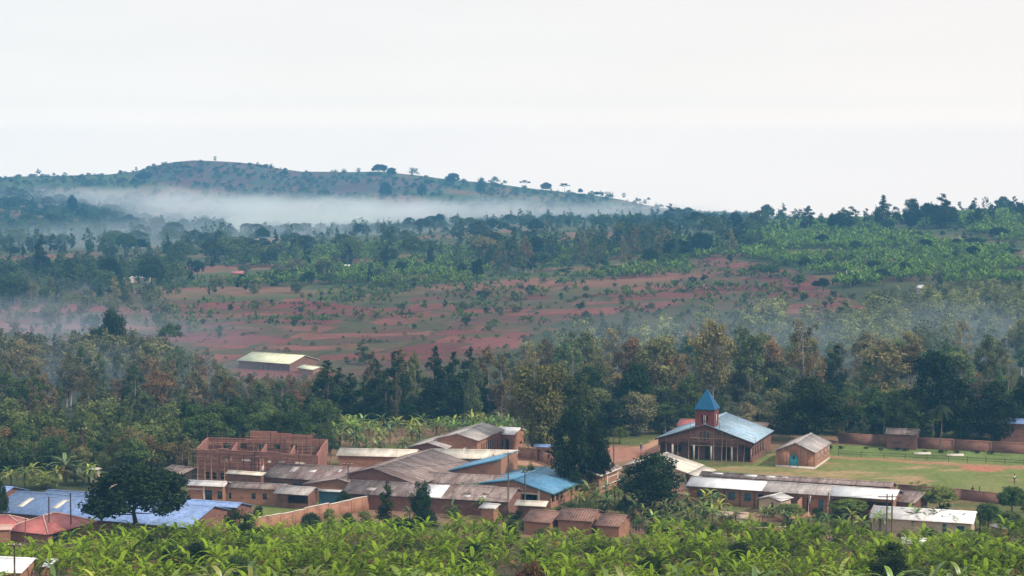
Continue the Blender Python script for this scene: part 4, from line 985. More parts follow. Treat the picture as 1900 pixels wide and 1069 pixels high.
brick_wall('short pale wall at the corner of the off-white roofed house', [(1614, 974), (1625, 953)], 2.0, 0, 'brick', None, 4.0)
brick_wall('low brick garden wall behind the banana crowns', [(1375, 996), (1462, 992)], 1.2, 0, 'brick_dark', 'roof_pink', 4.0)
brick_wall('ochre compound wall along the dirt road', [(962, 849), (992, 852), (1030, 866)], 2.0, .2, 'brick', None, 3.0)
def fence(label, pts, hgt, gap, rails, wood='dark_wood', name='fence', jit=.1, r=.06):
    P = [G(*p, 0) for p in pts]; org = P[0].copy(); root = new(name, None, None, org); tag(root, label, 'fence')
    for A, B in zip(P[:-1], P[1:]):
        L = (B - A).length; k = max(1, int(L / gap)); d = (B - A) / k
        for i in range(k):
            b = A - org + d * i; t = Acc(); t.tube([b + Vector((0, 0, -.2)), b + Vector((0, 0, hgt * R.uniform(1 - jit, 1 + jit)))], [r, r * .8], 5); new('post', t.mesh('post', M[wood]), root)
        for z in rails:
            t = Acc(); t.tube([A - org + Vector((0, .09, z)), (A + B) / 2 - org + Vector((0, .09, z - .06)), B - org + Vector((0, .09, z))], .035, 4); new('rail', t.mesh('rail', M[wood]), root)
fence('low dark post and rail fence across the playing field', [(1556, 846), (1640, 850), (1760, 856), (1900, 864), (1990, 868)], 1.15, 3.4, (.5, .95))
fence('short stick fence between the church and the chapel', [(1400, 842), (1432, 846)], 1.3, 1.1, (.6, 1.1))
fence('brown stick fence beside the smallest tiled house', [(1166, 991), (1205, 992)], 1.7, .45, (.6, 1.4), 'bamboo')
def power_pole(label, u, vtop, y, arms=1, lean=0, double=False, h=None, mat='pole_wood', r=.13):
    x = at(u, 900, y).x; z = hz(x, y); zt = zrow(vtop, y); H = zt - z
    root = new('power_pole', None, None, (x, y, z)); tag(root, label, 'power pole')
    for k in ((-.35, .35) if double else (0,)):
        t = Acc(); t.tube([(k, 0, -.5), (k + lean * .5, 0, H * .5), (k + lean, 0, H)], [r, r * .85, r * .65], 8); new('pole', t.mesh('pole', M[mat]), root)
    if arms:
        for j in range(arms):
            za = H - .35 - j * .8; a = Acc(); w = 1.6 if double else .75
            a.box(lean - w, lean + w, -.16, -.04 - (0 if double else 0), za - .07, za + .07); ao = new('crossarm', a.mesh('crossarm', M[mat]), root)
            for k in (-w + .1, 0.0, w - .1):
                i = Acc(); i.tube([(lean + k, -.1, za + .075), (lean + k, -.1, za + .2), (lean + k, -.1, za + .28)], [.05, .06, .03], 6); new('insulator', i.mesh('insulator', M['trim']), ao)
    return Vector((x + lean, y - .1, z + H - .1))
Pz = {}
Pz['a'] = power_pole('slim wooden power pole beside the red hipped roof', 90, 922, 288, 0)
Pz['b'] = power_pole('slim wooden power pole standing before the second skylight', 130.5, 915, 290, 0)
Pz['c'] = power_pole('dark wooden power pole in the corner shed\'s yard', 24, 1006, 214, 1, .05)
Pz['d'] = power_pole('tall power pole among the brown roofs beside the white sheet', 943, 838, 318, 1)
Pz['e'] = power_pole('shorter power pole before the blue meeting hall', 974, 872, 322, 1)
Pz['f'] = power_pole('thin power pole rising from the long grey-brown dormitory', 646, 858, 332, 1)
Pz['g'] = power_pole('thin power pole by the silver-roofed brick workshop', 423, 893, 326, 0)
Pz['h'] = power_pole('bare wooden power pole beside the dirt road', 1138.5, 799, 372, 0)
Pz['i'] = power_pole('lone tall power pole in front of the misty wood', 155, 793, 372, 1)
Pz['j'] = power_pole('double wooden power pole with a crossarm in front of the off-white roof', 1651, 917, 272, 1, 0, True)
Pz['k'] = power_pole('small leaning post among palms near the red hipped roof', 44, 960, 284, 0, .2, r=.07)
Pz['l'] = power_pole('slender power pole on the church side of the dirt road', 1163, 760, 420, 0)
def wire(label, a, b, sag=1.2, off=0.0):
    t = Acc(); k = 14
    o = a.copy(); t.tube([tuple((b - a) * (i / k) + Vector((off, 0, .12 - sag * 4 * (i / k) * (1 - i / k)))) for i in range(k + 1)], .022, 4)
    w = new('power_line', t.mesh('power_line', M['wire']), None, o); tag(w, label, 'wire')
wire('power line from the brown-roof pole to the pole by the blue hall', Pz['d'], Pz['e'], .3)
wire('power line sagging before the round tree beside the blue meeting hall', Pz['e'], Pz['j'], 2.2)
wire('power line between the dormitory pole and the tall middle pole', Pz['f'], Pz['d'], 1.5)
wire('power line crossing the blue roof towards the corner shed', Pz['b'], Pz['c'], 2.0)
wire('power line between the two slim poles over the blue roof', Pz['a'], Pz['b'], .3)
wire('power line from the second skylight pole to the workshop pole', Pz['b'], Pz['g'], 2.0)
wire('power line from the workshop pole to the dormitory pole', Pz['g'], Pz['f'], 1.6)
# two flag poles with hanging striped flags
def flag(label, u, vb, h, z=0.0):
    p = G(u, vb, z); root = new('flagpole', None, None, p); tag(root, label, 'flagpole')
    t = Acc(); t.tube([(0, 0, -.2), (0, 0, h)], [.045, .03], 6); new('pole', t.mesh('pole', M['trim']), root)
    cols = ['cloth_red', 'cloth_white', 'cloth_green']; f = Acc(); n = 9
    for c in range(3):
        for i in range(n):
            w0, w1 = .08 + .5 * c / 3, .08 + .5 * (c + 1) / 3
            z0, z1 = h - .15 - 1.25 * i / n - .35 * c / 3, h - .15 - 1.25 * (i + 1) / n - .35 * c / 3
            g = lambda w, i_: (w * (.9 - .25 * i_ / n), .12 * math.sin(w * 14 + i_ * .5), 0)
            a, b, c_, d = g(w0, i), g(w1, i), g(w1, i + 1), g(w0, i + 1)
            f.add([(a[0], a[1], z0), (b[0], b[1], z0 - .1), (c_[0], c_[1], z1 - .1), (d[0], d[1], z1)], [(0, 1, 2, 3)], c)
            f.add([(a[0], a[1] + .012, z0), (b[0], b[1] + .012, z0 - .1), (c_[0], c_[1] + .012, z1 - .1), (d[0], d[1] + .012, z1)], [(3, 2, 1, 0)], c)
    new('flag', f.mesh('flag', [M[c] for c in cols]), root)
flag('flagpole with a limp striped flag by the orange gatehouse wall', 1500, 957, 3.6)
flag('flagpole with a limp striped flag at the dark porch of the classrooms', 1536, 953, 3.6)
flag('flagpole with a limp red and white flag before the blue-roofed office', 914, 884, 4.2)

# ------------------------------------------------------------------ people
def person(label, p, rz, shirt, legs, cap=False, stride=.08, arm=.12, scale=1.0):
    root = new('person', None, None, p, rz); root.scale = (scale,) * 3; tag(root, label, 'person')
    def skin(name, verts, edges, rads, mat, root_i=0):
        me = bpy.data.meshes.new(name); me.from_pydata(verts, edges, []); me.materials.append(M[mat])
        o = new(name, me, root); sk = o.modifiers.new('skin', 'SKIN'); sk.use_smooth_shade = True
        for i, r in enumerate(rads):
            v = me.skin_vertices[0].data[i]; v.radius = (r, r) if isinstance(r, (int, float)) else r; v.use_root = i == root_i
        ss = o.modifiers.new('sub', 'SUBSURF'); ss.levels = 1; ss.render_levels = 1
        return o
    V = [(0, 0, .93), (0, 0, 1.15), (0, .01, 1.36), (0, .01, 1.46), (0, -.01, 1.56), (0, -.015, 1.67)]; E = [(0, 1), (1, 2), (2, 3), (3, 4), (4, 5)]; r = [(.15, .11), (.14, .10), (.16, .10), .055, (.075, .09), (.07, .085)]
    for s in (-1, 1):
        i = len(V); V += [(s * .09, -s * .02, .88), (s * .10, s * stride * .6 - .02, .48), (s * .10, s * stride, .08), (s * .11, s * stride - .14, .03)]; E += [(0, i), (i, i + 1), (i + 1, i + 2), (i + 2, i + 3)]; r += [.085, .055, .04, .035]
        i = len(V); V += [(s * .19, .01, 1.38), (s * .24, .03 - s * .02, 1.12), (s * (.24 + arm * .2), -.06 - s * .03, .88), (s * .25, -.09 - s * .03, .81)]; E += [(2, i), (i, i + 1), (i + 1, i + 2), (i + 2, i + 3)]; r += [.055, .042, .03, .03]
        for f in range(4):
            j = len(V); V += [(s * .25 + (f - 1.5) * .004, -.075 - f * .018, .755 - .01 * (f in (1, 2))), (s * .24, -.085 - f * .016, .715 - .012 * (f in (1, 2)))]; E += [(i + 3, j), (j, j + 1)]; r += [.009, .008]
        j = len(V); V += [(s * .235, -.125, .80), (s * .225, -.14, .77)]; E += [(i + 3, j), (j, j + 1)]; r += [.011, .009]
    V += [(0, -.10, 1.6)]; E += [(4, len(V) - 1)]; r += [.014]
    skin('body', V, E, r, 'skin')
    sv = [(0, 0, .92), (0, 0, 1.15), (0, .01, 1.37)]; se = [(0, 1), (1, 2)]; sr = [(.175, .135), (.165, .125), (.18, .12)]
    for s in (-1, 1):
        i = len(sv); sv += [(s * .19, .01, 1.385), (s * .235, .025 - s * .02, 1.16)]; se += [(2, i), (i, i + 1)]; sr += [.075, .062]
    skin('shirt', sv, se, sr, shirt)
    tv = [(0, 0, .96)]; te = []; tr = [(.165, .125)]
    for s in (-1, 1):
        i = len(tv); tv += [(s * .09, -s * .02, .87), (s * .10, s * stride * .6 - .02, .48), (s * .10, s * stride, .12)]; te += [(0, i), (i, i + 1), (i + 1, i + 2)]; tr += [.105, .08, .068]
    skin('trousers', tv, te, tr, legs)
    h = Acc(); t = np.linspace(0, 2 * np.pi, 10, False); rings = [(1.63, .088), (1.70, .09), (1.745, .06), (1.76, .012)]
    for (za, ra), (zb_, rb) in zip(rings[:-1], rings[1:]):
        for i in range(10):
            c0, s0, c1, s1 = math.cos(t[i]), math.sin(t[i]), math.cos(t[(i + 1) % 10]), math.sin(t[(i + 1) % 10])
            h.poly([(ra * c0, ra * s0 * 1.15, za), (ra * c1, ra * s1 * 1.15, za), (rb * c1, rb * s1 * 1.15, zb_), (rb * c0, rb * s0 * 1.15, zb_)])
    new('cap' if cap else 'hair', h.mesh('hair', M['cloth_white' if cap else 'hair'], True), root)
person('person in pale shirt standing in the classroom doorway', G(1523.5, 946.5), .2, 'cloth_white', 'cloth_navy')
person('person in a dark shirt looking over the low field wall', G(1804.5, 920.5), 2.9, 'cloth_brown', 'cloth_navy')
person('person in a green shirt walking along the low field wall', G(1817.5, 921.5), 1.4, 'cloth_green', 'cloth_brown', stride=.2)
person('person with a white cap walking up the dirt road to the church', G(1189.5, 838.5), .5, 'cloth_brown', 'cloth_blue', cap=True, stride=.2)
person('person with a white shirt crossing the banana side of the field', G(1882, 897), .8, 'cloth_white', 'cloth_brown', stride=.15)
# pale slabs at the far side of the field
for k, (u, v) in enumerate(((1711, 842), (1772, 845))):
    p = G(u, v); a = Acc(); a.hexa([(-1.8, -.9, -.2), (1.7, -.7, -.2), (1.9, .8, -.2), (-1.6, .9, -.2)], [(-1.7, -.8, .22), (1.6, -.6, .2), (1.8, .7, .25), (-1.5, .8, .22)])
    tag(new('concrete_slab', a.mesh('concrete_slab', M['roof_beige']), None, p), ['pale concrete slab in the grass nearer the bare palm', 'pale concrete slab in the grass farther from the chapel'][k], 'slab')

# ------------------------------------------------------------------ plants: meshes
def quads(rng, C, nrm, ln, wd, tint, acc, mat):
    n = len(C)
    a = rng.normal(size=(n, 3)); a -= nrm * (a * nrm).sum(1)[:, None]; a /= np.linalg.norm(a, axis=1)[:, None] + 1e-9
    b = np.cross(nrm, a)
    l_ = np.asarray(ln)[:, None] * .5; w = np.asarray(wd)[:, None] * .5
    sk = rng.uniform(-.35, .35, (n, 1))
    V = np.stack([C - a * l_, C + b * w + a * l_ * sk, C + a * l_, C - b * w + a * l_ * sk], 1).reshape(-1, 3)
    acc.add(V, np.arange(4 * n).reshape(-1, 4), mat, tint)
def crown(acc, clumps, n, size, rng, mat=0, up=.35, shell=.5, aspect=.62, drop=0.0):
    cl = np.array(clumps, float); area = (cl[:, 3] * cl[:, 4] + cl[:, 4] * cl[:, 5] + cl[:, 3] * cl[:, 5])
    k = rng.choice(len(cl), n, p=area / area.sum())
    d = rng.normal(size=(n, 3)); d /= np.linalg.norm(d, axis=1)[:, None]
    r = shell + (1 - shell) * rng.random(n) ** .6
    r *= 1 + .18 * rng.normal(size=n)
    C = cl[k, :3] + d * cl[k, 3:] * r[:, None]
    C[:, 2] -= drop * rng.random(n)
    nn = d * .8 + rng.normal(size=(n, 3)) * .55 + np.array([0, 0, up]); nn /= np.linalg.norm(nn, axis=1)[:, None]
    s = size * rng.uniform(.6, 1.35, n)
    ct = rng.uniform(-.22, .22, len(cl))
    tint = np.clip(.42 + ct[k] + rng.normal(size=n) * .16, 0, 1)
    quads(rng, C, nn, s, s * aspect, tint, acc, mat)
def limbs(acc, trunk, clumps, rng, r0, start=.3, mat=0, every=1, r1=.02):
    P = np.array(trunk, float); L = np.linspace(0, 1, len(P))
    acc.tube(P, r0 * (1 - .82 * L), 7, mat)
    for c in clumps[::every]:
        t = np.clip(start + (1 - start) * ((c[2] - P[0, 2]) / (P[-1, 2] - P[0, 2]) - .22) * 1.0, start, .95)
        a = np.array([np.interp(t, L, P[:, i]) for i in range(3)]); b = np.array(c[:3])
        m = (a + b) / 2 + np.array([0, 0, -.08 * np.linalg.norm(b - a)])
        rr = r0 * (1 - .82 * t) * .55
        acc.tube([a, m, b], [rr, rr * .6, r1], 5, mat, cap=False)
KINDS = {}
def variant(kindname, seed, lo=False):
    rng = np.random.default_rng(seed); T, C = Acc(), Acc(); u = rng.uniform; cl = []
    if kindname == 'euc':                         # tall, pale stem, upswept irregular clumps; H 10
        tr = [(0, 0, -.3), (u(-.1, .1), u(-.1, .1), 3), (u(-.2, .2), u(-.2, .2), 6), (u(-.25, .25), u(-.25, .25), 9.3)]
        for i in range(26):
            z = u(1.6, 9.4); rr = (1.8 * (1 - ((z - 4.9) / 5.4) ** 2) + .15) * u(.25, 1); t = u(0, 6.28); s = u(.5, .95) * (1 - .35 * (z - 2) / 7)
            cl.append((rr * math.cos(t), rr * math.sin(t), z, s, s, s * u(.8, 1.25)))
        cl.append((tr[-1][0], tr[-1][1], 9.5, .4, .4, .6))
        n, size, kw = 3300, .31, dict(up=.2, shell=.35, drop=.25)
        limbs(T, tr, cl, rng, .15, .28)
    elif kindname == 'oval':                      # tall tree with a wide rounded crown; H 10, W 6
        tr = [(0, 0, -.3), (u(-.1, .1), u(-.1, .1), 2.5), (u(-.3, .3), u(-.3, .3), 5.5), (u(-.4, .4), u(-.4, .4), 8.6)]
        for i in range(34):
            t = i * 2.4 + u(-.4, .4); el = u(-.75, 1.0) * 1.5; rr = u(.45, 1.0) * (1 - .25 * (el < 0))
            cl.append((2.45 * rr * math.cos(t) * math.cos(el), 2.45 * rr * math.sin(t) * math.cos(el), 6.0 + 3.4 * rr * math.sin(el), u(.5, .95), u(.5, .95), u(.45, .8)))
        n, size, kw = 3600, .31, dict(up=.3, shell=.35, drop=.15)
        limbs(T, tr, cl, rng, .17, .25)
    elif kindname == 'thin':                      # sparse, brownish, branches showing
        tr = [(0, 0, -.3), (u(-.1, .1), u(-.1, .1), 3.5), (u(-.2, .2), u(-.2, .2), 7), (u(-.3, .3), u(-.3, .3), 9.5)]
        for i in range(20):
            z = u(3.6, 9.6); rr = (1.9 * (1 - ((z - 6.6) / 4.6) ** 2) + .2) * u(.3, 1); t = u(0, 6.28); s = u(.4, .75)
            cl.append((rr * math.cos(t), rr * math.sin(t), z, s, s, s * 1.1))
        n, size, kw = 1300, .27, dict(up=.1, shell=.2, drop=.3)
        limbs(T, tr, cl, rng, .14, .3)
    elif kindname == 'mound':                     # heavy crown hanging to the ground; H 10, W 10
        tr = [(0, 0, -.3), (u(-.2, .2), u(-.2, .2), 1.6), (u(-.4, .4), u(-.4, .4), 3.6), (u(-.6, .6), u(-.6, .6), 6.8)]
        for i in range(46):
            t = u(0, 6.28); el = u(-1.0, 1.0) * 1.5; rr = u(.6, 1.0)
            cl.append((3.9 * rr * math.cos(t) * math.cos(el), 3.9 * rr * math.sin(t) * math.cos(el), 5.0 + 4.0 * rr * math.sin(el), u(.8, 1.5), u(.8, 1.5), u(.7, 1.1)))
        cl += [(u(-1.5, 1.5), u(-1.5, 1.5), u(3, 7), 1.9, 1.9, 1.6) for _ in range(5)]
        n, size, kw = 8200, .42, dict(up=.4, shell=.4)
        limbs(T, tr, cl, rng, .36, .35, every=3, r1=.03)
    elif kindname == 'broad':                     # heavy dome on a short stem; H 10, W 11
        tr = [(0, 0, -.3), (u(-.2, .2), u(-.2, .2), 1.6), (u(-.4, .4), u(-.4, .4), 3.6), (u(-.6, .6), u(-.6, .6), 6.4)]
        for i in range(60):
            t = i * 2.4 + u(-.3, .3); el = u(-.30, 1.0) * 1.5; rr = u(.74, 1.0)
            cl.append((4.3 * rr * math.cos(t) * math.cos(el), 4.3 * rr * math.sin(t) * math.cos(el), 5.3 + 3.7 * rr * math.sin(el) * (1 if el > 0 else .9), u(.75, 1.25), u(.75, 1.25), u(.6, .95)))
        cl += [(u(-1.5, 1.5), u(-1.5, 1.5), u(4.5, 7), 1.7, 1.7, 1.3) for _ in range(4)]
        n, size, kw = 8200, .42, dict(up=.45, shell=.4)
        limbs(T, tr, cl, rng, .36, .35, every=2, r1=.03)
    elif kindname == 'pine':                      # dark ragged cone; H 10, W 4
        tr = [(0, 0, -.3), (0, 0, 4), (u(-.1, .1), u(-.1, .1), 9.6)]
        for i in range(26):
            z = 1.5 + 8.2 * (i / 25) ** .9; R_ = 1.95 * (1 - ((z - 1.2) / 9.2) ** 1.5) + .12; t = u(0, 6.28); rr = R_ * u(.35, .8); s = max(.32, R_ * u(.45, .7))
            cl.append((rr * math.cos(t), rr * math.sin(t), z, s, s, s * .8))
        n, size, kw = 3600, .33, dict(up=.3, shell=.4)
        limbs(T, tr, cl, rng, .17, .1, every=2)
    elif kindname == 'column':                    # dense dark upright oval; H 10, W 5.4
        tr = [(0, 0, -.3), (0, 0, 2.5), (u(-.2, .2), u(-.2, .2), 8.5)]
        for i in range(46):
            z = u(1.4, 9.3); R_ = 2.45 * math.sqrt(max(.05, 1 - ((z - 5.6) / 4.5) ** 2)); t = u(0, 6.28); rr = R_ * u(.45, .9); s = u(.6, 1.05)
            cl.append((rr * math.cos(t), rr * math.sin(t), z, s, s, s * 1.05))
        cl += [(0, 0, 4, 1.2, 1.2, 1.6), (0, 0, 7, 1.1, 1.1, 1.4)]
        n, size, kw = 9500, .31, dict(up=.25, shell=.5)
        limbs(T, tr, cl, rng, .24, .15, every=2)
    elif kindname == 'umbrella':                  # flat layered crown on a clear stem; H 10, W 10
        tr = [(0, 0, -.3), (u(-.2, .2), u(-.2, .2), 3), (u(-.3, .3), u(-.3, .3), 5.5), (u(-.4, .4), u(-.4, .4), 8.2)]
        for i in range(22):
            t = u(0, 6.28); rr = 4.3 * math.sqrt(u(.02, 1)); cl.append((rr * math.cos(t), rr * math.sin(t), 8.6 - .085 * rr * rr + u(-.7, .5), u(.8, 1.3), u(.8, 1.3), u(.4, .65)))
        n, size, kw = 2600, .34, dict(up=.7, shell=.35)
        limbs(T, tr, cl, rng, .22, .45, every=1)
    elif kindname == 'bush':                      # many-stemmed shrub; H 2.4, W 3.2
        for i in range(13):
            t = u(0, 6.28); rr = 1.15 * u(.1, 1); s = u(.35, .62); cl.append((rr * math.cos(t), rr * math.sin(t), u(.5, 1.95) * (1 - .18 * rr), s, s, s))
        n, size, kw = 1500, .17, dict(up=.3, shell=.35)
        for c in cl[::2]: T.tube([(0, 0, -.2), (c[0] * .4, c[1] * .4, c[2] * .55), c[:3]], [.05, .035, .012], 5)
    elif kindname == 'palm':                      # bare double-jointed stem with a hanging fan crown; H 10
        T.tube([(0, 0, -.3), (.12, 0, 3), (.3, .1, 6.5), (.35, .1, 8.9)], [.16, .12, .1, .08], 7)
        for i in range(34):
            t = u(0, 6.28); e = u(.1, 1.1); L = u(1.7, 2.5); P = []
            for k in range(6):
                s = k / 5; P.append((.35 + math.cos(t) * L * s * math.cos(e * .5), .1 + math.sin(t) * L * s * math.cos(e * .5), 8.8 + L * (math.sin(e) * .55 * s - 1.15 * s * s)))
            P = np.array(P); side = np.array([-math.sin(t), math.cos(t), 0])
            for k in range(5):
                w0, w1 = (.34, .45, .45, .36, .24, .03)[k], (.34, .45, .45, .36, .24, .03)[k + 1]
                C.add([P[k] - side * w0, P[k] + side * w0, P[k + 1] + side * w1, P[k + 1] - side * w1], [(0, 1, 2, 3)], 0, u(.2, .6))
        cl = None
    elif kindname == 'banana':                    # a clump stem with torn arching leaves; H about 4.5
        h = u(2.0, 3.2)
        T.tube([(0, 0, -.3), (u(-.05, .05), u(-.05, .05), h * .6), (0, 0, h)], [.17, .14, .08], 7)
        nl = rng.integers(10, 15); t0 = u(0, 6.28)
        for i in range(nl):
            f = i / (nl - 1)                       # old hanging leaves first, the young spear last
            t = t0 + i * 2.4 + u(-.3, .3); L = u(2.2, 3.1) * (1 if f < .9 else .75); e = -.35 + 1.6 * f + u(-.18, .18); bend = (2.3 - .75 * f) * u(.75, 1.25)
            p = np.array([0, 0, h - .15 + .2 * f]); P = [p]; K = 8
            for k in range(K):
                a = e - bend * (k / K) ** 1.4; step = L / K
                p = p + step * np.array([math.cos(t) * math.cos(a), math.sin(t) * math.cos(a), math.sin(a)]); P.append(p)
            P = np.array(P); side = np.array([-math.sin(t), math.cos(t), 0]); wmax = u(.16, .25)
            W = wmax * np.array([.08, .55, .9, 1, 1, .95, .8, .5, .04])
            base = np.clip(.12 + .5 * f + u(-.15, .22), 0, 1) if f < .97 else 1.0
            if i == 0: base = .95
            dm = 1 if i < 2 else 0
            C.tube(P, .022, 4, dm, cap=False)
            for sgn in (-1, 1):
                for k in range(1, K):
                    if f < .8 and u(0, 1) < .10: continue
                    dr = u(.1, .9) * (1 - .75 * f); dz0 = np.array([0, 0, -dr]); lift = .25 * f
                    w0, w1 = W[k], W[k + 1] if k + 1 < len(W) else .02
                    gap = u(0, .35) if f < .85 else 0
                    a0, a1 = P[k], P[k + 1] * (1 - gap) + P[k] * gap
                    v = lambda w: side * sgn * w + np.array([0, 0, 1]) * (lift - dr) * w
                    C.add([a0, a0 + v(w0), a1 + v(w1), a1], [(0, 1, 2, 3)], dm, np.clip(base + u(-.16, .16), 0, 1))
        cl = None
    if cl is not None:
        if lo: n = int(n * .26); size *= 1.5
        crown(C, cl, n, size, rng, **kw)
    return T, C
BARK = dict(oval='bark_pale', euc='bark_pale', thin='bark_pale', broad='bark_dark', pine='bark', column='bark_dark', umbrella='bark', bush='bark', palm='bark', banana='stem_banana', mound='bark_dark')
LEAF = dict(banana='leaf_banana', mound='leaf_dense', broad='leaf_dense', column='leaf_dense', pine='leaf_dense')
DIM = dict(oval=(10, 5.8), euc=(10, 4.4), thin=(10, 4.6), broad=(10, 9.4), mound=(10, 9.2), pine=(10, 4.0), column=(10, 5.2), umbrella=(10, 10), bush=(2.4, 3.2), palm=(10, 4.6), banana=(5.3, 4.2))
NV = dict(euc=6, oval=6, thin=4, broad=5, mound=4, pine=5, column=3, umbrella=4, bush=4, palm=2, banana=10)
LOW = {}
for k, nv in NV.items():
    KINDS[k] = []
    for i in range(nv):
        T, C = variant(k, 100 * len(KINDS) + i)
        lm = M[LEAF.get(k, 'leaf')]
        tm, cm = T.mesh('trunk', M[BARK[k]], True), C.mesh('crown', [lm, M['leaf_dead']] if k == 'banana' else lm)
        J = Acc()
        for A_, m_ in ((T, 0), (C, 1)):
            base = J.n
            for f, mi, t in A_.f: J.f.append((f + base, m_ + mi, t))
            J.v += A_.v; J.n += A_.n
        KINDS[k].append((tm, cm, J.mesh('tree', [M[BARK[k]], lm, M['leaf_dead']]), C))
    LOW[k] = [variant(k, 900 + 100 * len(KINDS) + i, True)[1] for i in range(4)]
PAL = dict(
    olive=[(0.075, 0.086, 0.038), (0.100, 0.098, 0.046), (0.060, 0.076, 0.038), (0.118, 0.105, 0.052)],
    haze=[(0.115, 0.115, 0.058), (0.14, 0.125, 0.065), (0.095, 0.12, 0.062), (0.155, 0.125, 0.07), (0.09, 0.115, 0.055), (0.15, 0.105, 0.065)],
    grey=[(0.085, 0.085, 0.052), (0.11, 0.098, 0.062), (0.07, 0.08, 0.046), (0.12, 0.095, 0.065)],
    brown=[(0.105, 0.080, 0.040), (0.090, 0.066, 0.036), (0.12, 0.075, 0.045), (0.085, 0.078, 0.04)],
    dark=[(0.020, 0.036, 0.014), (0.026, 0.042, 0.016), (0.018, 0.030, 0.014), (0.03, 0.045, 0.016)],
    mid=[(0.036, 0.060, 0.020), (0.045, 0.066, 0.024), (0.055, 0.075, 0.025), (0.032, 0.052, 0.022)],
    fresh=[(0.085, 0.115, 0.03), (0.10, 0.12, 0.04), (0.07, 0.10, 0.03)],
    banana=[(0.115, 0.175, 0.016), (0.155, 0.205, 0.020), (0.062, 0.115, 0.018), (0.195, 0.225, 0.026), (0.085, 0.142, 0.016)],
    teal=[(0.045, 0.085, 0.042), (0.055, 0.095, 0.042), (0.07, 0.11, 0.045)],
)
NAME = dict(oval='round_crowned_tree', euc='eucalyptus_tree', thin='sparse_tree', broad='broadleaf_tree', pine='conifer_tree', column='broadleaf_tree', mound='broadleaf_tree', umbrella='umbrella_tree', bush='bush', palm='palm_tree', banana='banana_plant')
CAT = dict(bush='bush', banana='banana plant', palm='palm')
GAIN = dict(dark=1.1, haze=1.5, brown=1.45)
def plant(k, x, y, hgt, wid=None, color='mid', label=None, group=None, z=None, parts=None, name=None):
    z = hz(x, y) if z is None else z
    H0, W0 = DIM[k]; sz = hgt / H0; sx = (wid / W0) if wid else sz * R.uniform(.9, 1.25)
    tm, cm, jm, _ = R.choice(KINDS[k]); col = R.choice(PAL[color]) if isinstance(color, str) else color
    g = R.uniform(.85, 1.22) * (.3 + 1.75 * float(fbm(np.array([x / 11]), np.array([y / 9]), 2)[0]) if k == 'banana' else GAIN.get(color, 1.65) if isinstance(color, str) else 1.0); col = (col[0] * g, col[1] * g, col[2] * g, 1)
    parts = (y < 640) if parts is None else parts
    nm = name or NAME[k]
    if parts:
        o = new(nm, None, None, (x, y, z), R.uniform(0, 6.28)); o.scale = (sx, sx, sz)
        new('stem' if k == 'banana' else 'trunk', tm, o); c = new('leaves' if k == 'banana' else 'crown', cm, o); c.color = col
    else:
        o = new(nm, jm, None, (x, y, z), R.uniform(0, 6.28)); o.scale = (sx, sx, sz); o.color = col
    tag(o, label, CAT.get(k, 'tree'), group)
    return o
def tree(k, u, vtop, y, wpx, color, label, group=None, **kw):
    """a plant known by where it stands (column, distance) and how high and wide it reaches"""
    x = at(u, 700, y).x; z = hz(x, y); h = zrow(vtop, y) - z
    return plant(k, x, y, max(h, .6), wpx * y / F if wpx else None, color, label, group, z=z, **kw)
def mass(name, label, items, mat_color, spread=1.15, trans=.25):
    """what nobody could count: one mesh of many low plants. ITEMS: (kind, x, y, z, width scale, height scale)"""
    A_ = Acc(); rng = np.random.default_rng(len(items))
    for k, x, y, z, sx, sz in items:
        C = R.choice(LOW[k]); t = R.uniform(0, 6.28); c, s = math.cos(t), math.sin(t); dt = R.uniform(-.38, .32) if k != 'banana' else R.uniform(-.2, .2) + 1.1 * (float(fbm(np.array([x / 11]), np.array([y / 9]), 2)[0]) - .5)
        V = np.concatenate(C.v); V = np.stack([(V[:, 0] * c - V[:, 1] * s) * sx + x, (V[:, 0] * s + V[:, 1] * c) * sx + y, V[:, 2] * sz + z], 1)
        base = A_.n; A_.v.append(V); A_.n += len(V)
        for f, mi, tt in C.f: A_.f.append((f + base, mi, np.clip(tt + dt, 0, 1)))
    m = foliage(name + '_leaf', trans, 0, mat_color if 'banana' in name else tuple(c * 1.65 for c in mat_color), spread)
    o = kind(new(name, A_.mesh(name, [m, M['leaf_dead']])), 'stuff'); o['label'] = label
    return o

# ------------------------------------------------------------------ trees one can name
def T(*a, **k): return tree(*a, **k)
T('broad', 250, 852, 287, 206, 'dark', 'big dark dome-shaped tree standing in front of the long blue roof')
T('mound', 1060, 749, 338, 94, (0.017, 0.03, 0.014), 'dark dense tree by the blue meeting hall, nearer of the touching pair')
T('mound', 1106, 766, 341, 72, (0.017, 0.03, 0.014), 'dark dense tree by the blue meeting hall, slimmer of the touching pair')
T('mound', 1210, 838, 326, 138, 'dark', 'round dark tree hiding one end of the beige-roofed hall')
T('column', 1004, 668, 382, 108, (0.135, 0.130, 0.050), 'tall olive eucalyptus rising right behind the ochre compound wall')
T('column', 1070, 692, 400, 84, (0.06, 0.075, 0.028), 'rounded green eucalyptus showing behind the dark touching pair')
T('mound', 1741, 647, 408, 138, 'dark', 'huge dark dome tree behind the field wall and the bare palm')
T('mound', 1503, 688, 402, 150, 'dark', 'large dark rounded tree right behind the chapel')
T('mound', 1845, 702, 404, 120, 'dark', 'dark heavy tree behind the field wall beside the huge dome')
T('mound', 1918, 690, 410, 110, 'dark', 'dark tree at the picture edge over the blue tarpaulin house')
T('mound', 1620, 712, 412, 96, 'mid', 'mid-green rounded tree between the chapel tree and the huge dome')
T('mound', 1560, 745, 416, 70, 'dark', 'low dark tree filling the gap beside the chapel tree')
T('mound', 1675, 735, 398, 70, 'dark', 'low dark tree behind the brown roof over the field wall')
T('oval', 1322, 569, 432, 104, 'haze', 'tallest pale-stemmed eucalyptus behind the church spire')
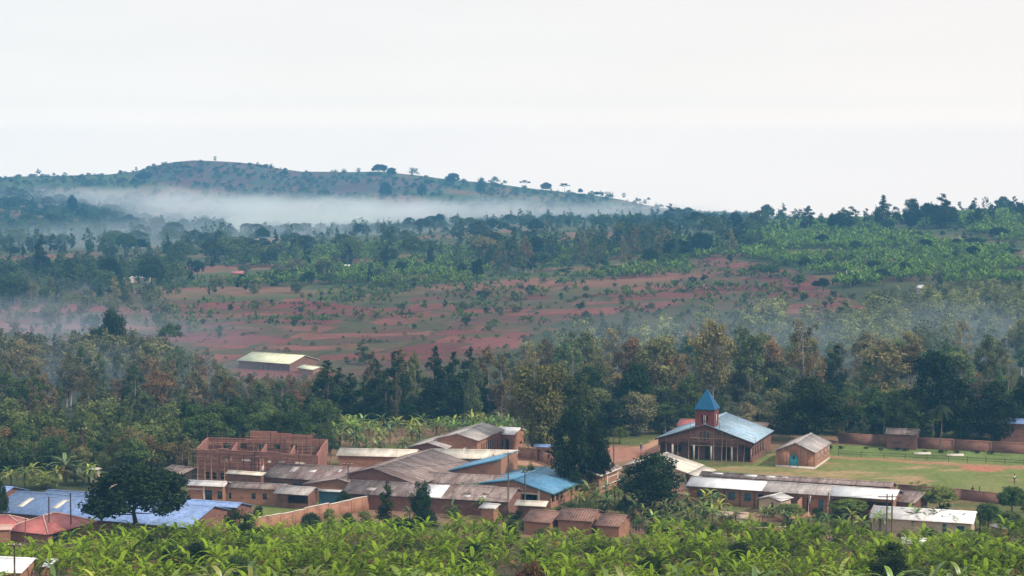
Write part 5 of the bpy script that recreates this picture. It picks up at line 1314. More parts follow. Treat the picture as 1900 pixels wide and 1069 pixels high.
T('oval', 1392, 596, 436, 84, 'haze', 'tall thin-leaved tree next to the tallest eucalyptus')
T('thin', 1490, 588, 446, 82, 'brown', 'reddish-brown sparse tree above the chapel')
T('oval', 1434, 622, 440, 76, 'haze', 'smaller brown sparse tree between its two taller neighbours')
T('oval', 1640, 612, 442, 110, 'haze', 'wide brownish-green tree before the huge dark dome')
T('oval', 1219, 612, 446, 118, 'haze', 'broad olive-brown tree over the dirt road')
T('mound', 1178, 668, 428, 96, 'dark', 'dark dense tree at the end of the dirt road')
T('column', 1090, 680, 440, 64, 'dark', 'pointed dark tree left of the road end, behind the twin trees')
T('pine', 1548, 640, 455, 56, 'dark', 'dark conical tree behind the brown sparse tree')
T('oval', 1275, 690, 424, 70, 'mid', 'soft green tree directly behind the church roof')
T('palm', 1746, 742, 389, 52, (0.035, 0.045, 0.022), 'bare-stemmed palm with hanging crown beside the field wall')
T('palm', 1733, 750, 393, 42, (0.035, 0.045, 0.022), 'thinner bare-stemmed palm just behind the taller one')
T('mound', 1140, 735, 412, 80, 'dark', 'dark tree whose foot stands by the lone roadside pole')
T('oval', 1235, 745, 414, 60, 'mid', 'low soft tree against the church roof and the road')
for i, (u, v, y, w) in enumerate(((608, 668, 438, 78), (650, 690, 440, 60), (698, 662, 446, 66), (735, 650, 448, 64), (768, 668, 452, 60), (806, 643, 456, 62), (842, 650, 452, 58), (872, 642, 460, 56), (585, 705, 436, 50), (628, 680, 450, 54), (676, 700, 434, 52), (716, 690, 432, 52), (752, 700, 432, 50), (790, 700, 434, 52), (826, 706, 436, 50), (862, 700, 436, 50), (560, 735, 434, 40), (895, 690, 450, 46))):
    T('pine', u, v, y, w, 'dark', 'dark conifer in the solid row behind the banana plants', 'dark conifers behind the bananas')
for i, (u, v, y, w) in enumerate(((770, 650, 440, 46), (905, 640, 452, 56), (930, 655, 446, 54), (952, 678, 440, 50), (745, 640, 460, 44), (690, 650, 462, 40), (880, 668, 432, 44), (962, 700, 432, 44), (735, 690, 428, 26), (870, 685, 424, 24))):
    T('euc', u, v, y, w, 'brown' if i % 3 else 'olive', 'lighter brownish eucalyptus standing among the dark conifers', 'brownish eucalyptus among the conifers')
for lab, k, u, v, y, w, c in (
    ('highest dark tree of the clump below the yellow-roofed house', 'mound', 212, 566, 590, 62, 'dark'), ('leaning dark tree on the near side of the high clump', 'oval', 178, 600, 580, 66, 'dark'),
    ('spreading flat-crowned tree beside the high clump', 'umbrella', 316, 590, 600, 54, 'mid'), ('wide dark tree at the foot of the high clump', 'mound', 288, 624, 575, 80, 'dark'),
    ('rounded tree in the middle of the high clump', 'mound', 246, 628, 570, 66, 'dark'), ('green pointed tree beside the wide dark one', 'euc', 330, 640, 585, 44, 'mid'),
    ('dark upright tree standing alone in the smoky wood', 'column', 237, 712, 476, 52, 'dark'), ('lower dark bushy tree below the lone upright one', 'broad', 232, 760, 468, 36, 'dark'),
    ('bright-edged tree to the side of the lone upright one', 'euc', 277, 765, 452, 46, 'fresh'), ('small rounded tree at the wood edge above the unfinished walls', 'column', 322, 790, 432, 36, 'mid'),
    ('broad dark tree over the corner of the unfinished walls', 'broad', 362, 782, 436, 60, 'mid'), ('flat dark spreading tree behind the unfinished walls', 'umbrella', 470, 762, 448, 110, 'mid'),
    ('wide flat-topped tree above the scaffolding', 'umbrella', 400, 768, 452, 90, 'mid'), ('dark low tree next to the conifer row', 'broad', 530, 755, 440, 70, 'dark'),
    ('lone rounded tree on the red plot above the yellow roof', 'broad', 656, 562, 835, 30, 'mid'), ('lone shrubby tree in the middle of the red plots', 'euc', 762, 584, 760, 34, 'mid'),
    ('lone dark bush-like tree on the red earth near the yellow roof', 'broad', 470, 617, 700, 22, 'mid'),
    ('pale misty tree at the lower edge of the red plots', 'euc', 672, 634, 610, 36, 'mid'), ('slim tree at the lower red plots near the wood corner', 'euc', 961, 566, 760, 26, 'mid'),
    ('dark spreading tree by the faint white roofs', 'broad', 283, 476, 930, 56, 'dark'), ('rounded dark tree above the red slope of the far wood', 'broad', 205, 474, 930, 44, 'dark'),
    ('tall conical tree high above the dark wood', 'pine', 79, 434, 1000, 42, 'dark'), ('dark cone-like tree in the mid-slope bananas', 'broad', 435, 447, 1120, 38, 'dark'),
    ('rounded dark tree low on the middle slope', 'broad', 368, 480, 1000, 28, 'dark'), ('wide dark tree in line below the mist', 'umbrella', 505, 444, 1150, 58, 'dark'),
    ('dark upright tree alone above the red plots', 'column', 886, 478, 930, 24, 'dark'), ('small dark tree beside the lone upright one', 'broad', 858, 486, 960, 18, 'dark'),
    ('dark dense round tree on the middle ridge', 'broad', 1156, 407, 1160, 34, 'dark'), ('black round tree under the tall trees of the middle ridge', 'broad', 993, 436, 1050, 38, 'dark'),
    ('hazy bushy tree beside the upper red plots', 'broad', 752, 528, 880, 40, 'mid'), ('slim dark tree beside the hazy bushy one', 'pine', 768, 514, 890, 12, 'dark'),
    ('leaning dark tree at the edge of the upper red field', 'euc', 1234, 450, 1010, 26, 'dark'), ('taller tree behind the leaning dark tree', 'euc', 1246, 438, 1030, 18, 'dark'),
    ('bushy tree in the green strip below the middle ridge', 'broad', 1134, 490, 930, 44, 'mid'), ('olive leafy tree near the green strip bush', 'euc', 1052, 480, 950, 34, 'mid'),
    ('low green bush-tree on the upper red field', 'broad', 1174, 484, 960, 24, 'mid'), ('dark hedge-like block of tree on the banana hill', 'broad', 1777, 483, 1000, 50, 'dark'),
    ('dark flat-sided tree at the top of the red field', 'column', 1310, 436, 1040, 28, 'dark'), ('grey-green tree at the top of the red field', 'euc', 1334, 430, 1040, 26, 'mid'),
    ('small pointed tree right of the red field top', 'euc', 1354, 440, 1040, 18, 'mid'), ('thin misty tree standing in the upper red field', 'thin', 1310, 482, 930, 22, 'mid'),
    ('dark round tree in the banana hill below the skyline', 'broad', 1850, 420, 1060, 42, 'dark'), ('another dark tree low on the banana hill', 'broad', 1802, 440, 1020, 34, 'dark'),
    ('black spiky tree on the banana hill near the picture edge', 'broad', 1880, 462, 960, 24, 'dark'),
    ('umbrella-shaped tree on the skyline with clear stem', 'umbrella', 1297, 386, 1200, 54, 'dark'), ('pale misty tree beside the skyline umbrella tree', 'euc', 1343, 392, 1200, 30, 'mid'),
    ('rounded skyline tree over the far ridge end', 'broad', 1362, 391, 1230, 30, 'dark'), ('faint skyline tree beyond the first banana terrace', 'broad', 1421, 377, 1500, 28, 'mid'),
    ('faint pointed skyline tree close to its rounder twin', 'pine', 1450, 376, 1500, 20, 'mid'), ('dark double-headed skyline tree', 'euc', 1497, 381, 1180, 34, 'dark'),
    ('low dark spreading tree on the banana hill crest', 'broad', 1556, 392, 1150, 56, 'dark'), ('narrow skyline tree behind the spreading crest tree', 'euc', 1576, 382, 1180, 26, 'dark'),
    ('tall dark pointed skyline tree', 'pine', 1636, 362, 1150, 44, 'dark'), ('dark rounded skyline tree with paired tops', 'column', 1688, 366, 1170, 36, 'dark'),
    ('low wide skyline tree between two taller ones', 'broad', 1716, 374, 1180, 42, 'dark'), ('tallest ragged tree of the skyline', 'pine', 1744, 358, 1160, 50, 'dark'),
    ('lower half of the ragged skyline pair', 'broad', 1752, 378, 1150, 44, 'dark'), ('slim spire-like skyline tree', 'pine', 1804, 366, 1150, 32, 'dark'),
    ('thin wispy skyline tree beside the spire-like one', 'thin', 1824, 364, 1170, 20, 'dark'), ('faint rounded tree at the far end of the skyline', 'broad', 1856, 362, 1400, 34, 'mid'),
    ('small skyline tree close to the picture edge', 'broad', 1889, 374, 1200, 18, 'dark'),
    ('largest round tree on the far hill crest', 'broad', 841, 319, 2440, 26, 'dark'), ('flat dark tree just under the bare summit', 'umbrella', 350, 305, 2430, 32, 'dark'),
    ('wide dark tree clump below the summit shoulder', 'broad', 272, 318, 2400, 32, 'dark'), ('dark tuft of trees topping the second far crest', 'broad', 706, 303, 2480, 32, 'dark'),
    ('small tree beside the tuft on the second far crest', 'broad', 728, 310, 2470, 20, 'dark'), ('flat-topped tree on the falling far ridge', 'umbrella', 974, 333, 2480, 24, 'dark'),
    ('round tree lower on the falling far ridge', 'broad', 1013, 337, 2470, 22, 'dark'), ('flat tree next along the falling far ridge', 'umbrella', 1047, 338, 2480, 22, 'dark'),
    ('tiny tree near the tail of the far ridge', 'broad', 1076, 349, 2480, 10, 'dark'), ('tiny bush-like tree at the tail of the far ridge', 'broad', 1106, 355, 2480, 14, 'dark'),
    ('tiny palm-like tree last on the far ridge', 'umbrella', 1202, 364, 2480, 8, 'dark'), ('dark round tree on the far hill face under the crest', 'broad', 716, 334, 2300, 24, 'dark'),
    ('dark tree pair member on the far hill face', 'broad', 784, 338, 2320, 18, 'dark'), ('round tree at the far hill face below the largest crest tree', 'broad', 892, 334, 2360, 18, 'dark'),
    ('tall bluish tree at the end of the mist', 'pine', 1241, 377, 1560, 30, 'dark'), ('blue round tree in the mist line', 'broad', 815, 395, 1640, 22, 'dark'),
    ('blue wide tree in the mist line', 'broad', 783, 404, 1600, 28, 'dark'), ('lone odd thin tree on the middle ridge line', 'thin', 978, 389, 1640, 10, 'dark'),
    ('dark blue round tree close to the middle ridge line', 'broad', 946, 396, 1640, 26, 'dark'), ('blue-grey round tree low in the left mist', 'broad', 139, 358, 1900, 20, 'dark'),
):
    T(k, u, v, y, w, c, lab)
# village bushes and small trees
for lab, k, u, v, y, w, c in (
    ('dark rounded bush beside the blue hall gable and the brick wall', 'bush', 438, 938, 296, 74, 'dark'), ('small dark bush on the green yard', 'bush', 478, 932, 316, 26, 'dark'),
    ('rounded bush between the two blue-roofed buildings', 'bush', 984, 851, 338, 44, 'mid'), ('loose dark conifer by the end of the brick boundary wall', 'pine', 717, 890, 300, 42, 'dark'),
    ('dense dark young tree before the white roof sheet', 'column', 780, 893, 298, 44, 'dark'), ('low dark thicket tree at the foot of the dense young tree', 'broad', 752, 960, 288, 70, 'dark'),
    ('feathery light green tree before the dark classroom porch', 'broad', 1577, 924, 318, 76, 'fresh'), ('feathery pale tree half hiding the gatehouse', 'broad', 1465, 932, 315, 60, 'fresh'),
    ('loose green tree in front of the low field wall', 'broad', 1748, 898, 322, 72, 'fresh'), ('wispy green tree by the dark brown store', 'thin', 1704, 892, 334, 40, 'fresh'),
    ('grey-green tree near the two people at the wall', 'broad', 1882, 898, 318, 56, 'mid'), ('dark leafy bush beyond the off-white roof end', 'broad', 1838, 930, 306, 54, 'mid'),
    ('dark leafy bush behind the little grey shed', 'broad', 1878, 945, 300, 60, 'mid'), ('dark round bush by the flagpoles', 'bush', 1512, 975, 285, 52, 'dark'),
    ('dark glossy bush standing out of the banana crowns', 'column', 1657, 1006, 205, 78, 'dark'), ('rust-brown dry bush at the very bottom among banana leaves', 'bush', 988, 1030, 190, 78, (0.10, 0.045, 0.03)),
    ('dark bushes at the picture edge beside the blue roof', 'broad', -8, 882, 300, 40, 'dark'), ('dark bush by the stick fence', 'bush', 1235, 965, 285, 56, 'mid'),
    ('dark low bush between brick wall and banana crowns', 'bush', 575, 978, 292, 40, 'dark'), ('yellowish scrub tree behind the skylight roof', 'broad', 75, 880, 345, 60, 'fresh'), ('brownish scrub tree left of the dark dome', 'broad', 150, 872, 350, 50, 'olive'),
    ('small tree before the church front corner', 'broad', 1150, 790, 400, 36, 'mid'), ('low bush in front of the beige sheds', 'bush', 812, 838, 358, 40, 'olive'),
):
    T(k, u, v, y, w, c, lab)
for i in range(13):
    u = 1478 + i * 30 + R.uniform(-9, 9); p = G(u, 831 + (u - 1478) * .033 + R.uniform(-2, 2)); plant('bush', p.x, p.y, R.uniform(.5, .9), R.uniform(1.2, 2.2), 'dark', 'low dark tuft in the grass strip before the long field wall', 'tufts before the field wall', name='grass_tuft')

# ------------------------------------------------------------------ woods, counted while they can be
def field_at(x, y):
    z = hz(x, y); u = 950 + F * x / y; v = HOR + F * (CZ - z) / y
    return u, v
def infield(u, v):
    a = np.array([u]); b = np.array([v]); return bool(inpoly(a, b, FIELD)[0])
TREES = []
VM_L = ([-90, 0, 100, 180, 260, 340, 400, 440, 560, 600, 640, 700, 960], [610, 612, 622, 606, 612, 640, 662, 692, 698, 690, 640, 640, 640])
VM_R = ([930, 1000, 1080, 1200, 1300, 1450, 1560, 1640, 1760, 1990], [650, 622, 588, 562, 548, 545, 552, 528, 518, 512])
def wood(n, u0, u1, y0, y1, kinds, hgt, colors, label, group, lo_name=None, lo_label=None, lo_color=(0.06, 0.08, 0.03), keep=None, dens=None, mind=3.0, ok=None, vm=None):
    """N trees strewn over a stretch of ground; the KEEP nearest are things, the rest one mass."""
    pts = []; tries = 0; grid = {}
    while len(pts) < n and tries < n * 30:
        tries += 1
        y = math.sqrt(R.uniform(y0 * y0, y1 * y1)); u = R.uniform(u0, u1); x = (u - 950) / F * y
        if blocked(x, y, 1.5): continue
        if dens is not None and R.random() > dens(x, y): continue
        uu, vv = field_at(x, y)
        if ok is not None and not ok(uu, vv, x, y): continue
        g = (int(x // mind), int(y // mind))
        if any((g[0] + a, g[1] + b) in grid and math.hypot(x - grid[(g[0] + a, g[1] + b)][0], y - grid[(g[0] + a, g[1] + b)][1]) < mind for a in (-1, 0, 1) for b in (-1, 0, 1)): continue
        grid[g] = (x, y); pts.append((x, y))
    pts.sort(key=lambda p: p[1] + (0 if -40 < 950 + F * p[0] / p[1] < 1940 else 9000))
    keep = n if keep is None else keep; low = []
    for i, (x, y) in enumerate(pts):
        k = R.choices([a for a, _ in kinds], [b for _, b in kinds])[0]; h = hgt(x, y) * R.uniform(.6, 1.4)
        if vm is not None: h = min(h, max(2.2, zrow(np.interp(950 + F * x / y, *vm) + R.uniform(-6, 14), y) - hz(x, y)))
        if i < keep: plant(k, x, y, h, None, R.choice(colors), label[k] if isinstance(label, dict) else label, group[k] if isinstance(group, dict) else group)
        else:
            H0 = DIM[k][0]; low.append((k, x, y, hz(x, y) - .2, h / H0 * R.uniform(1.0, 1.4), h / H0))
    if low and lo_name: mass(lo_name, lo_label, low, lo_color)
noise = lambda x, y, s, t: float(np.clip((fbm(np.array([x / s]), np.array([y / s]), 3)[0] - t) * 6, 0.02, 1))
outf = lambda u, v, x, y: not infield(u, v)
# smoky wood to the west of the unfinished building
wood(400, -150, 600, 424, 700, [('euc', 6), ('oval', 4), ('thin', 2)], lambda x, y: 8.5 + 6 * min(1, max(0, (y - 430) / 130)), ['grey', 'olive', 'brown', 'grey', 'mid'],
     dict(euc='slender eucalyptus in the smoky wood behind the blue roofs', thin='thin brownish tree in the smoky wood behind the blue roofs', oval='round-crowned tree in the smoky wood behind the blue roofs'), dict(euc='eucalyptus of the smoky wood', thin='thin trees of the smoky wood', oval='round-crowned trees of the smoky wood'),
     'smoky_woodland', 'smoky mixed wood thickening towards the red fields', (0.082, 0.084, 0.050), 110, mind=5.4, vm=VM_L, ok=lambda u, v, x, y: not infield(u, v) and not (430 < u < 605 and 545 < y < 650) and not (85 < u < 155 and y < 445))
# wood behind the church, climbing to the red fields and the banana hill
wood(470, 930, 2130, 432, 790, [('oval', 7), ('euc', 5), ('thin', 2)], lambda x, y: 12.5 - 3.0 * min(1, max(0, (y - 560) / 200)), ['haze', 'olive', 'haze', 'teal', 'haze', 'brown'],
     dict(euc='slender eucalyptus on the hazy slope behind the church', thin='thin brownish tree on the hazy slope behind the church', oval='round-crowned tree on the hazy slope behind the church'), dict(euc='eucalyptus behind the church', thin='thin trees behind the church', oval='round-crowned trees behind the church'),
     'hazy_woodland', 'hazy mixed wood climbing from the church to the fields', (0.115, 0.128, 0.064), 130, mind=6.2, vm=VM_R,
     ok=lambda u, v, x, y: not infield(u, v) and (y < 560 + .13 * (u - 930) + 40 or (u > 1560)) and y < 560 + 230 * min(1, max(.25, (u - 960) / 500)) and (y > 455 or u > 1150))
# trees and thickets reaching down to the first roofs
wood(170, -90, 345, 364, 432, [('euc', 4), ('mound', 2), ('bush', 4)], lambda x, y: 5.6, ['olive', 'mid', 'mid', 'brown'],
     dict(euc='small eucalyptus at the wood edge behind the blue halls', mound='low leafy tree at the wood edge behind the blue halls', bush='tall bush at the wood edge behind the blue halls'), dict(euc='small eucalyptus behind the blue halls', mound='low trees behind the blue halls', bush='bushes behind the blue halls'),
     'edge_thicket', 'thicket at the wood edge behind the blue halls', (0.072, 0.088, 0.034), 36, mind=3.0, ok=lambda u, v, x, y: not (85 < u < 155 and y > 405))
wood(50, 345, 610, 384, 432, [('mound', 3), ('euc', 1)], lambda x, y: 6.2, ['dark', 'mid', 'mid'],
     dict(mound='dark leafy tree behind the unfinished walls', euc='slim eucalyptus behind the unfinished walls'), dict(mound='leafy trees behind the unfinished walls', euc='slim trees behind the unfinished walls'), mind=4)
wood(78, 1050, 2110, 402, 432, [('mound', 3), ('euc', 1)], lambda x, y: 7.0, ['mid', 'grey', 'olive', 'mid'],
     dict(mound='dark leafy tree filling the shade behind church and field wall', euc='eucalyptus filling the shade behind church and field wall'), dict(mound='dark trees behind church and field wall', euc='eucalyptus behind church and field wall'), mind=4.5, ok=lambda u, v, x, y: y > 412 or u > 1560)
wood(60, 1000, 1330, 296, 326, [('bush', 1)], lambda x, y: 1.7, ['mid', 'dark', 'fresh'], 'low bush in the yards round the tiled houses', 'bushes round the tiled houses', mind=2)
wood(45, 1400, 1960, 290, 322, [('bush', 1)], lambda x, y: 1.6, ['mid', 'dark', 'fresh'], 'low bush in the yards below the classrooms', 'bushes below the classrooms', mind=2)
for k in range(26):
    y = R.uniform(196, 276); u = R.uniform(180, 1880); x = (u - 950) / F * y
    if blocked(x, y, 1): continue
    plant(R.choice(['bush', 'mound']), x, y, R.uniform(2.6, 4.4), R.uniform(2.5, 4.5), R.choice(['dark', 'mid']), 'dark shrub growing up through the bright banana grove', 'dark shrubs in the banana grove', name='bush')
for k in range(34):
    p_ = G(R.uniform(560, 1000), R.uniform(926, 985)); 
    if blocked(p_.x, p_.y, .5): continue
    plant(R.choice(['bush', 'bush', 'mound']), p_.x, p_.y, R.uniform(1.4, 3.6), None, R.choice(['dark', 'mid', 'fresh']), 'leafy bush crowding the yards under the brown roofs', 'bushes under the brown roofs', name='bush')
# dark wood on the near slope to the west
wood(330, -120, 330, 840, 1080, [('euc', 5), ('pine', 3), ('broad', 1)], lambda x, y: 9.5, ['mid', 'dark', 'olive', 'mid'],
     dict(euc='eucalyptus in the dark wood below the tall conical tree', pine='conifer in the dark wood below the tall conical tree', broad='rounded tree in the dark wood below the tall conical tree'), dict(euc='eucalyptus of the dark wood', pine='conifers of the dark wood', broad='rounded trees of the dark wood'),
     'dark_woodland', 'dark wood over the red slope', (0.045, 0.064, 0.025), 30, mind=4.2, ok=lambda u, v, x, y: v < 560 + 12 * math.sin(u / 30) and (u < 240 or v < 530))
wood(90, -60, 330, 690, 880, [('euc', 3), ('thin', 1), ('bush', 4)], lambda x, y: 5.5, ['olive', 'mid', 'brown'],
     dict(euc='small eucalyptus scattered on the purple slope', thin='small thin tree scattered on the purple slope', bush='tall bush scattered on the purple slope'), dict(euc='eucalyptus on the purple slope', thin='thin trees on the purple slope', bush='bushes on the purple slope'),
     'slope_scrub', 'scattered small trees on the purple slope', (0.06, 0.07, 0.03), 20, mind=5)
# middle slopes and ridge
wood(125, 330, 1420, 960, 1290, [('euc', 4), ('pine', 2), ('broad', 3)], lambda x, y: 11.5, ['mid', 'dark', 'olive', 'dark'],
     dict(euc='eucalyptus among the bananas of the middle ridge', pine='conifer among the bananas of the middle ridge', broad='dark round tree among the bananas of the middle ridge'), dict(euc='eucalyptus of the middle ridge', pine='conifers of the middle ridge', broad='round trees of the middle ridge'),
     'ridge_trees_mass', 'more trees strewn over the middle ridge', (0.045, 0.06, 0.024), 36, ok=outf, mind=6)
wood(64, 900, 1240, 960, 1120, [('euc', 5), ('pine', 2)], lambda x, y: 13, ['mid', 'olive', 'brown'],
     dict(euc='tall eucalyptus in the cluster above the red plots', pine='pointed tree in the cluster above the red plots'), dict(euc='clustered eucalyptus above the red plots', pine='clustered pointed trees above the red plots'),
     'cluster_wood', 'close-set wood above the red plots', (0.055, 0.066, 0.028), 28, ok=outf, mind=5)
wood(45, 380, 760, 880, 1060, [('euc', 3), ('broad', 2), ('bush', 3)], lambda x, y: 5.5, ['mid', 'dark', 'olive'],
     dict(euc='small eucalyptus between banana plots and red earth', broad='small round tree between banana plots and red earth', bush='bush between banana plots and red earth'), dict(euc='eucalyptus at the plot edges', broad='round trees at the plot edges', bush='bushes at the plot edges'), mind=5)
wood(215, 380, 1300, 1320, 1760, [('euc', 5), ('broad', 2), ('pine', 2)], lambda x, y: 9, ['mid', 'olive', 'dark'],
     dict(euc='bluish eucalyptus along the ridge under the mist', broad='bluish round tree along the ridge under the mist', pine='bluish conifer along the ridge under the mist'), dict(euc='eucalyptus under the mist', broad='round trees under the mist', pine='conifers under the mist'),
     'ridge_woodland', 'bluish wood along the ridge under the mist', (0.04, 0.06, 0.025), 24, mind=8)
wood(230, -120, 430, 1180, 1620, [('euc', 5), ('broad', 3), ('pine', 2)], lambda x, y: 11, ['mid', 'mid', 'dark'],
     dict(euc='blue-grey eucalyptus in the misty hollow', broad='blue-grey round tree in the misty hollow', pine='blue-grey conifer in the misty hollow'), dict(euc='eucalyptus of the misty hollow', broad='round trees of the misty hollow', pine='conifers of the misty hollow'),
     'misty_woodland', 'misty blue wood in the hollow', (0.04, 0.062, 0.026), 30, mind=7)
wood(420, -120, 420, 1640, 2150, [('euc', 4), ('broad', 4), ('pine', 1)], lambda x, y: 12, ['dark', 'mid'],
     dict(euc='blue eucalyptus on the hillside over the hollow', broad='blue round tree on the hillside over the hollow', pine='blue conifer on the hillside over the hollow'), dict(euc='eucalyptus of the blue hillside', broad='round trees of the blue hillside', pine='conifers of the blue hillside'),
     'blue_woodland', 'blue wood spread over the misty hillside', (0.035, 0.06, 0.028), 35, mind=9)
wood(230, -60, 1240, 2250, 2500, [('oval', 3), ('bush', 5)], lambda x, y: 8, ['dark', 'mid'],
     dict(oval='small blue tree on the far hill', bush='large blue bush on the far hill'), dict(oval='small trees of the far hill', bush='large bushes of the far hill'),
     'far_hill_wood', 'blue trees scattered over the far hill', (0.03, 0.055, 0.025), 90, mind=10)
for k in range(34):                                    # the hedge-like line of trees along the crest
    u = R.choice([R.uniform(15, 290), R.uniform(440, 530), R.uniform(690, 960)]); y = 2490
    plant('bush' if k % 3 else 'euc', (u - 950) / F * y, y, R.uniform(2.5, 6), R.uniform(4, 11), 'dark', 'tiny dark tree in the line along the far crest', 'tiny trees along the far crest')
wood(120, 1330, 1990, 1150, 1480, [('euc', 3), ('oval', 3), ('pine', 2)], lambda x, y: 9, ['dark', 'mid'],
     dict(euc='small eucalyptus along the skyline of the banana hill', oval='small round tree along the skyline of the banana hill', pine='small conifer along the skyline of the banana hill'), dict(euc='skyline eucalyptus', oval='skyline round trees', pine='skyline conifers'),
     'skyline_wood', 'low trees along the skyline of the banana hill', (0.035, 0.052, 0.022), 28, mind=8)
wood(50, 1420, 1990, 780, 1120, [('broad', 3), ('euc', 2)], lambda x, y: 5.5, ['dark', 'mid'],
     dict(euc='small dark eucalyptus among bananas of the east hill', broad='dark round bush-like tree among bananas of the east hill'), dict(euc='eucalyptus in the hill bananas', broad='round trees in the hill bananas'), mind=9)
wood(85, 300, 1560, 680, 1000, [('bush', 3), ('oval', 1), ('thin', 1)], lambda x, y: 3.6, ['mid', 'dark', 'olive'], dict(bush='lone shrub on the red ploughed plots', oval='small leafy tree on the red ploughed plots', thin='small thin tree on the red ploughed plots'), dict(bush='shrubs on the red plots', oval='small trees on the red plots', thin='thin trees on the red plots'), ok=lambda u, v, x, y: infield(u, v), mind=6)

# ------------------------------------------------------------------ low cover: hedges on the plots, scrub, banana hills
def strew(n, u0, u1, y0, y1, ok):
    y = np.sqrt(RNG.uniform(y0 ** 2, y1 ** 2, n)); u = RNG.uniform(u0, u1, n); x = (u - 950) / F * y; z = height(x, y)
    v = HOR + F * (CZ - z) / y
    m = ok(u, v, x, y); return np.stack([x, y, z], 1)[m]
def edge_hedges():
    P = strew(26000, 200, 1680, 560, 1050, lambda u, v, x, y: inpoly(u, v, FIELD))
    x, y = P[:, 0], P[:, 1]
    wob = fbm(x / 45, y / 45 + 7, 3) - .5
    q = x * .22 + y + wob * 55; row = np.floor(q / 19).astype(int)
    fr = np.abs((q / 19) % 1 - .5); g = fbm(x / 30 + 3, y / 30, 2)
    m = (fr > .47) & (g > .48)
    g2 = fbm(x / 22 + 60, y / 22 + 9, 3); m |= (g2 > .66) & (RNG.random(len(x)) < .25)
    items = [('bush', a, b, c - .1, s, s * .8) for (a, b, c), s in zip(P[m][:2800], RNG.uniform(.3, .9, 2800))]
    mass('hedge_scrub', 'dark scrub lines dividing the red plots', items, (0.055, 0.066, 0.026))
edge_hedges()
P = strew(1500, -150, 2000, 425, 760, lambda u, v, x, y: ~inpoly(u, v, FIELD) & (fbm(x / 16, y / 16, 2) > .45))
mass('undergrowth', 'green undergrowth on the wood floor', [('bush', a, b, c - .2, s, s) for (a, b, c), s in zip(P, RNG.uniform(.6, 1.5, len(P)))], (0.05, 0.065, 0.026))
P = strew(2600, -200, 2100, 820, 1400, lambda u, v, x, y: ~inpoly(u, v, FIELD) & (fbm(x / 30 + 7, y / 30, 3) > .5))
mass('hill_scrub', 'mixed scrub between the plots and banana groves', [('bush', a, b, c - .2, s, s) for (a, b, c), s in zip(P, RNG.uniform(.6, 1.7, len(P)))], (0.05, 0.068, 0.026))
P = strew(5200, -200, 1400, 1400, 2480, lambda u, v, x, y: (fbm(x / 60 + 7, y / 60, 3) > .47))
mass('far_scrub', 'scrub and bushes over the far slopes', [('bush', a, b, c - .2, s * 2, s * 1.6) for (a, b, c), s in zip(P, RNG.uniform(.7, 1.9, len(P)))], (0.04, 0.062, 0.026))
def far_banana(seed):
    rng = np.random.default_rng(seed); C = Acc(); h = rng.uniform(1.8, 2.6)
    for i in range(9):
        t = i * 2.4 + rng.uniform(-.4, .4); f = i / 8; e = .1 + 1.3 * f; L = rng.uniform(2.0, 2.7); s = np.array([-math.sin(t), math.cos(t), 0]); w = .38
        p0 = np.array([0, 0, h]); p1 = p0 + L * .55 * np.array([math.cos(t) * math.cos(e), math.sin(t) * math.cos(e), math.sin(e)]); e2 = e - 1.2 + .5 * f
        p2 = p1 + L * .5 * np.array([math.cos(t) * math.cos(e2), math.sin(t) * math.cos(e2), math.sin(e2)])
        tt = np.clip(.25 + .5 * f + rng.uniform(-.1, .1), 0, 1)
        C.add([p0 - s * w * .3, p0 + s * w * .3, p1 + s * w, p1 - s * w], [(0, 1, 2, 3)], 0, tt); C.add([p1 - s * w, p1 + s * w, p2 + s * .08, p2 - s * .08], [(0, 1, 2, 3)], 0, tt)
    return C
LOW['farbanana'] = [far_banana(i) for i in range(6)]
hillb = lambda u, v, x, y: ~inpoly(u, v, FIELD) & (fbm(x / 40 + 3, y / 40 + 8, 3) > .40)
P = strew(15000, 1380, 2080, 800, 1420, hillb)
mass('banana_hillside', 'dense banana groves covering the east hill', [('farbanana', a, b, c - .3, s, s) for (a, b, c), s in zip(P, RNG.uniform(.8, 1.25, len(P)))], (0.092, 0.155, 0.028), 1.25)
P = strew(7500, 420, 1400, 900, 1270, lambda u, v, x, y: ~inpoly(u, v, FIELD) & (fbm(x / 45 + 3, y / 45 + 8, 3) > .47) & (v > 440))
mass('banana_terraces', 'banana plots along the middle slope above the red fields', [('farbanana', a, b, c - .3, s, s) for (a, b, c), s in zip(P, RNG.uniform(.8, 1.25, len(P)))], (0.085, 0.135, 0.028), 1.25)
P = strew(2400, 300, 1500, 690, 1000, lambda u, v, x, y: (fbm(x / 25 + 3, y / 25 + 8, 3) > .56))
mass('banana_patches', 'loose banana patches on the red plots', [('farbanana', a, b, c - .3, s, s) for (a, b, c), s in zip(P, RNG.uniform(.6, 1.0, len(P)))], (0.07, 0.11, 0.028), 1.1)

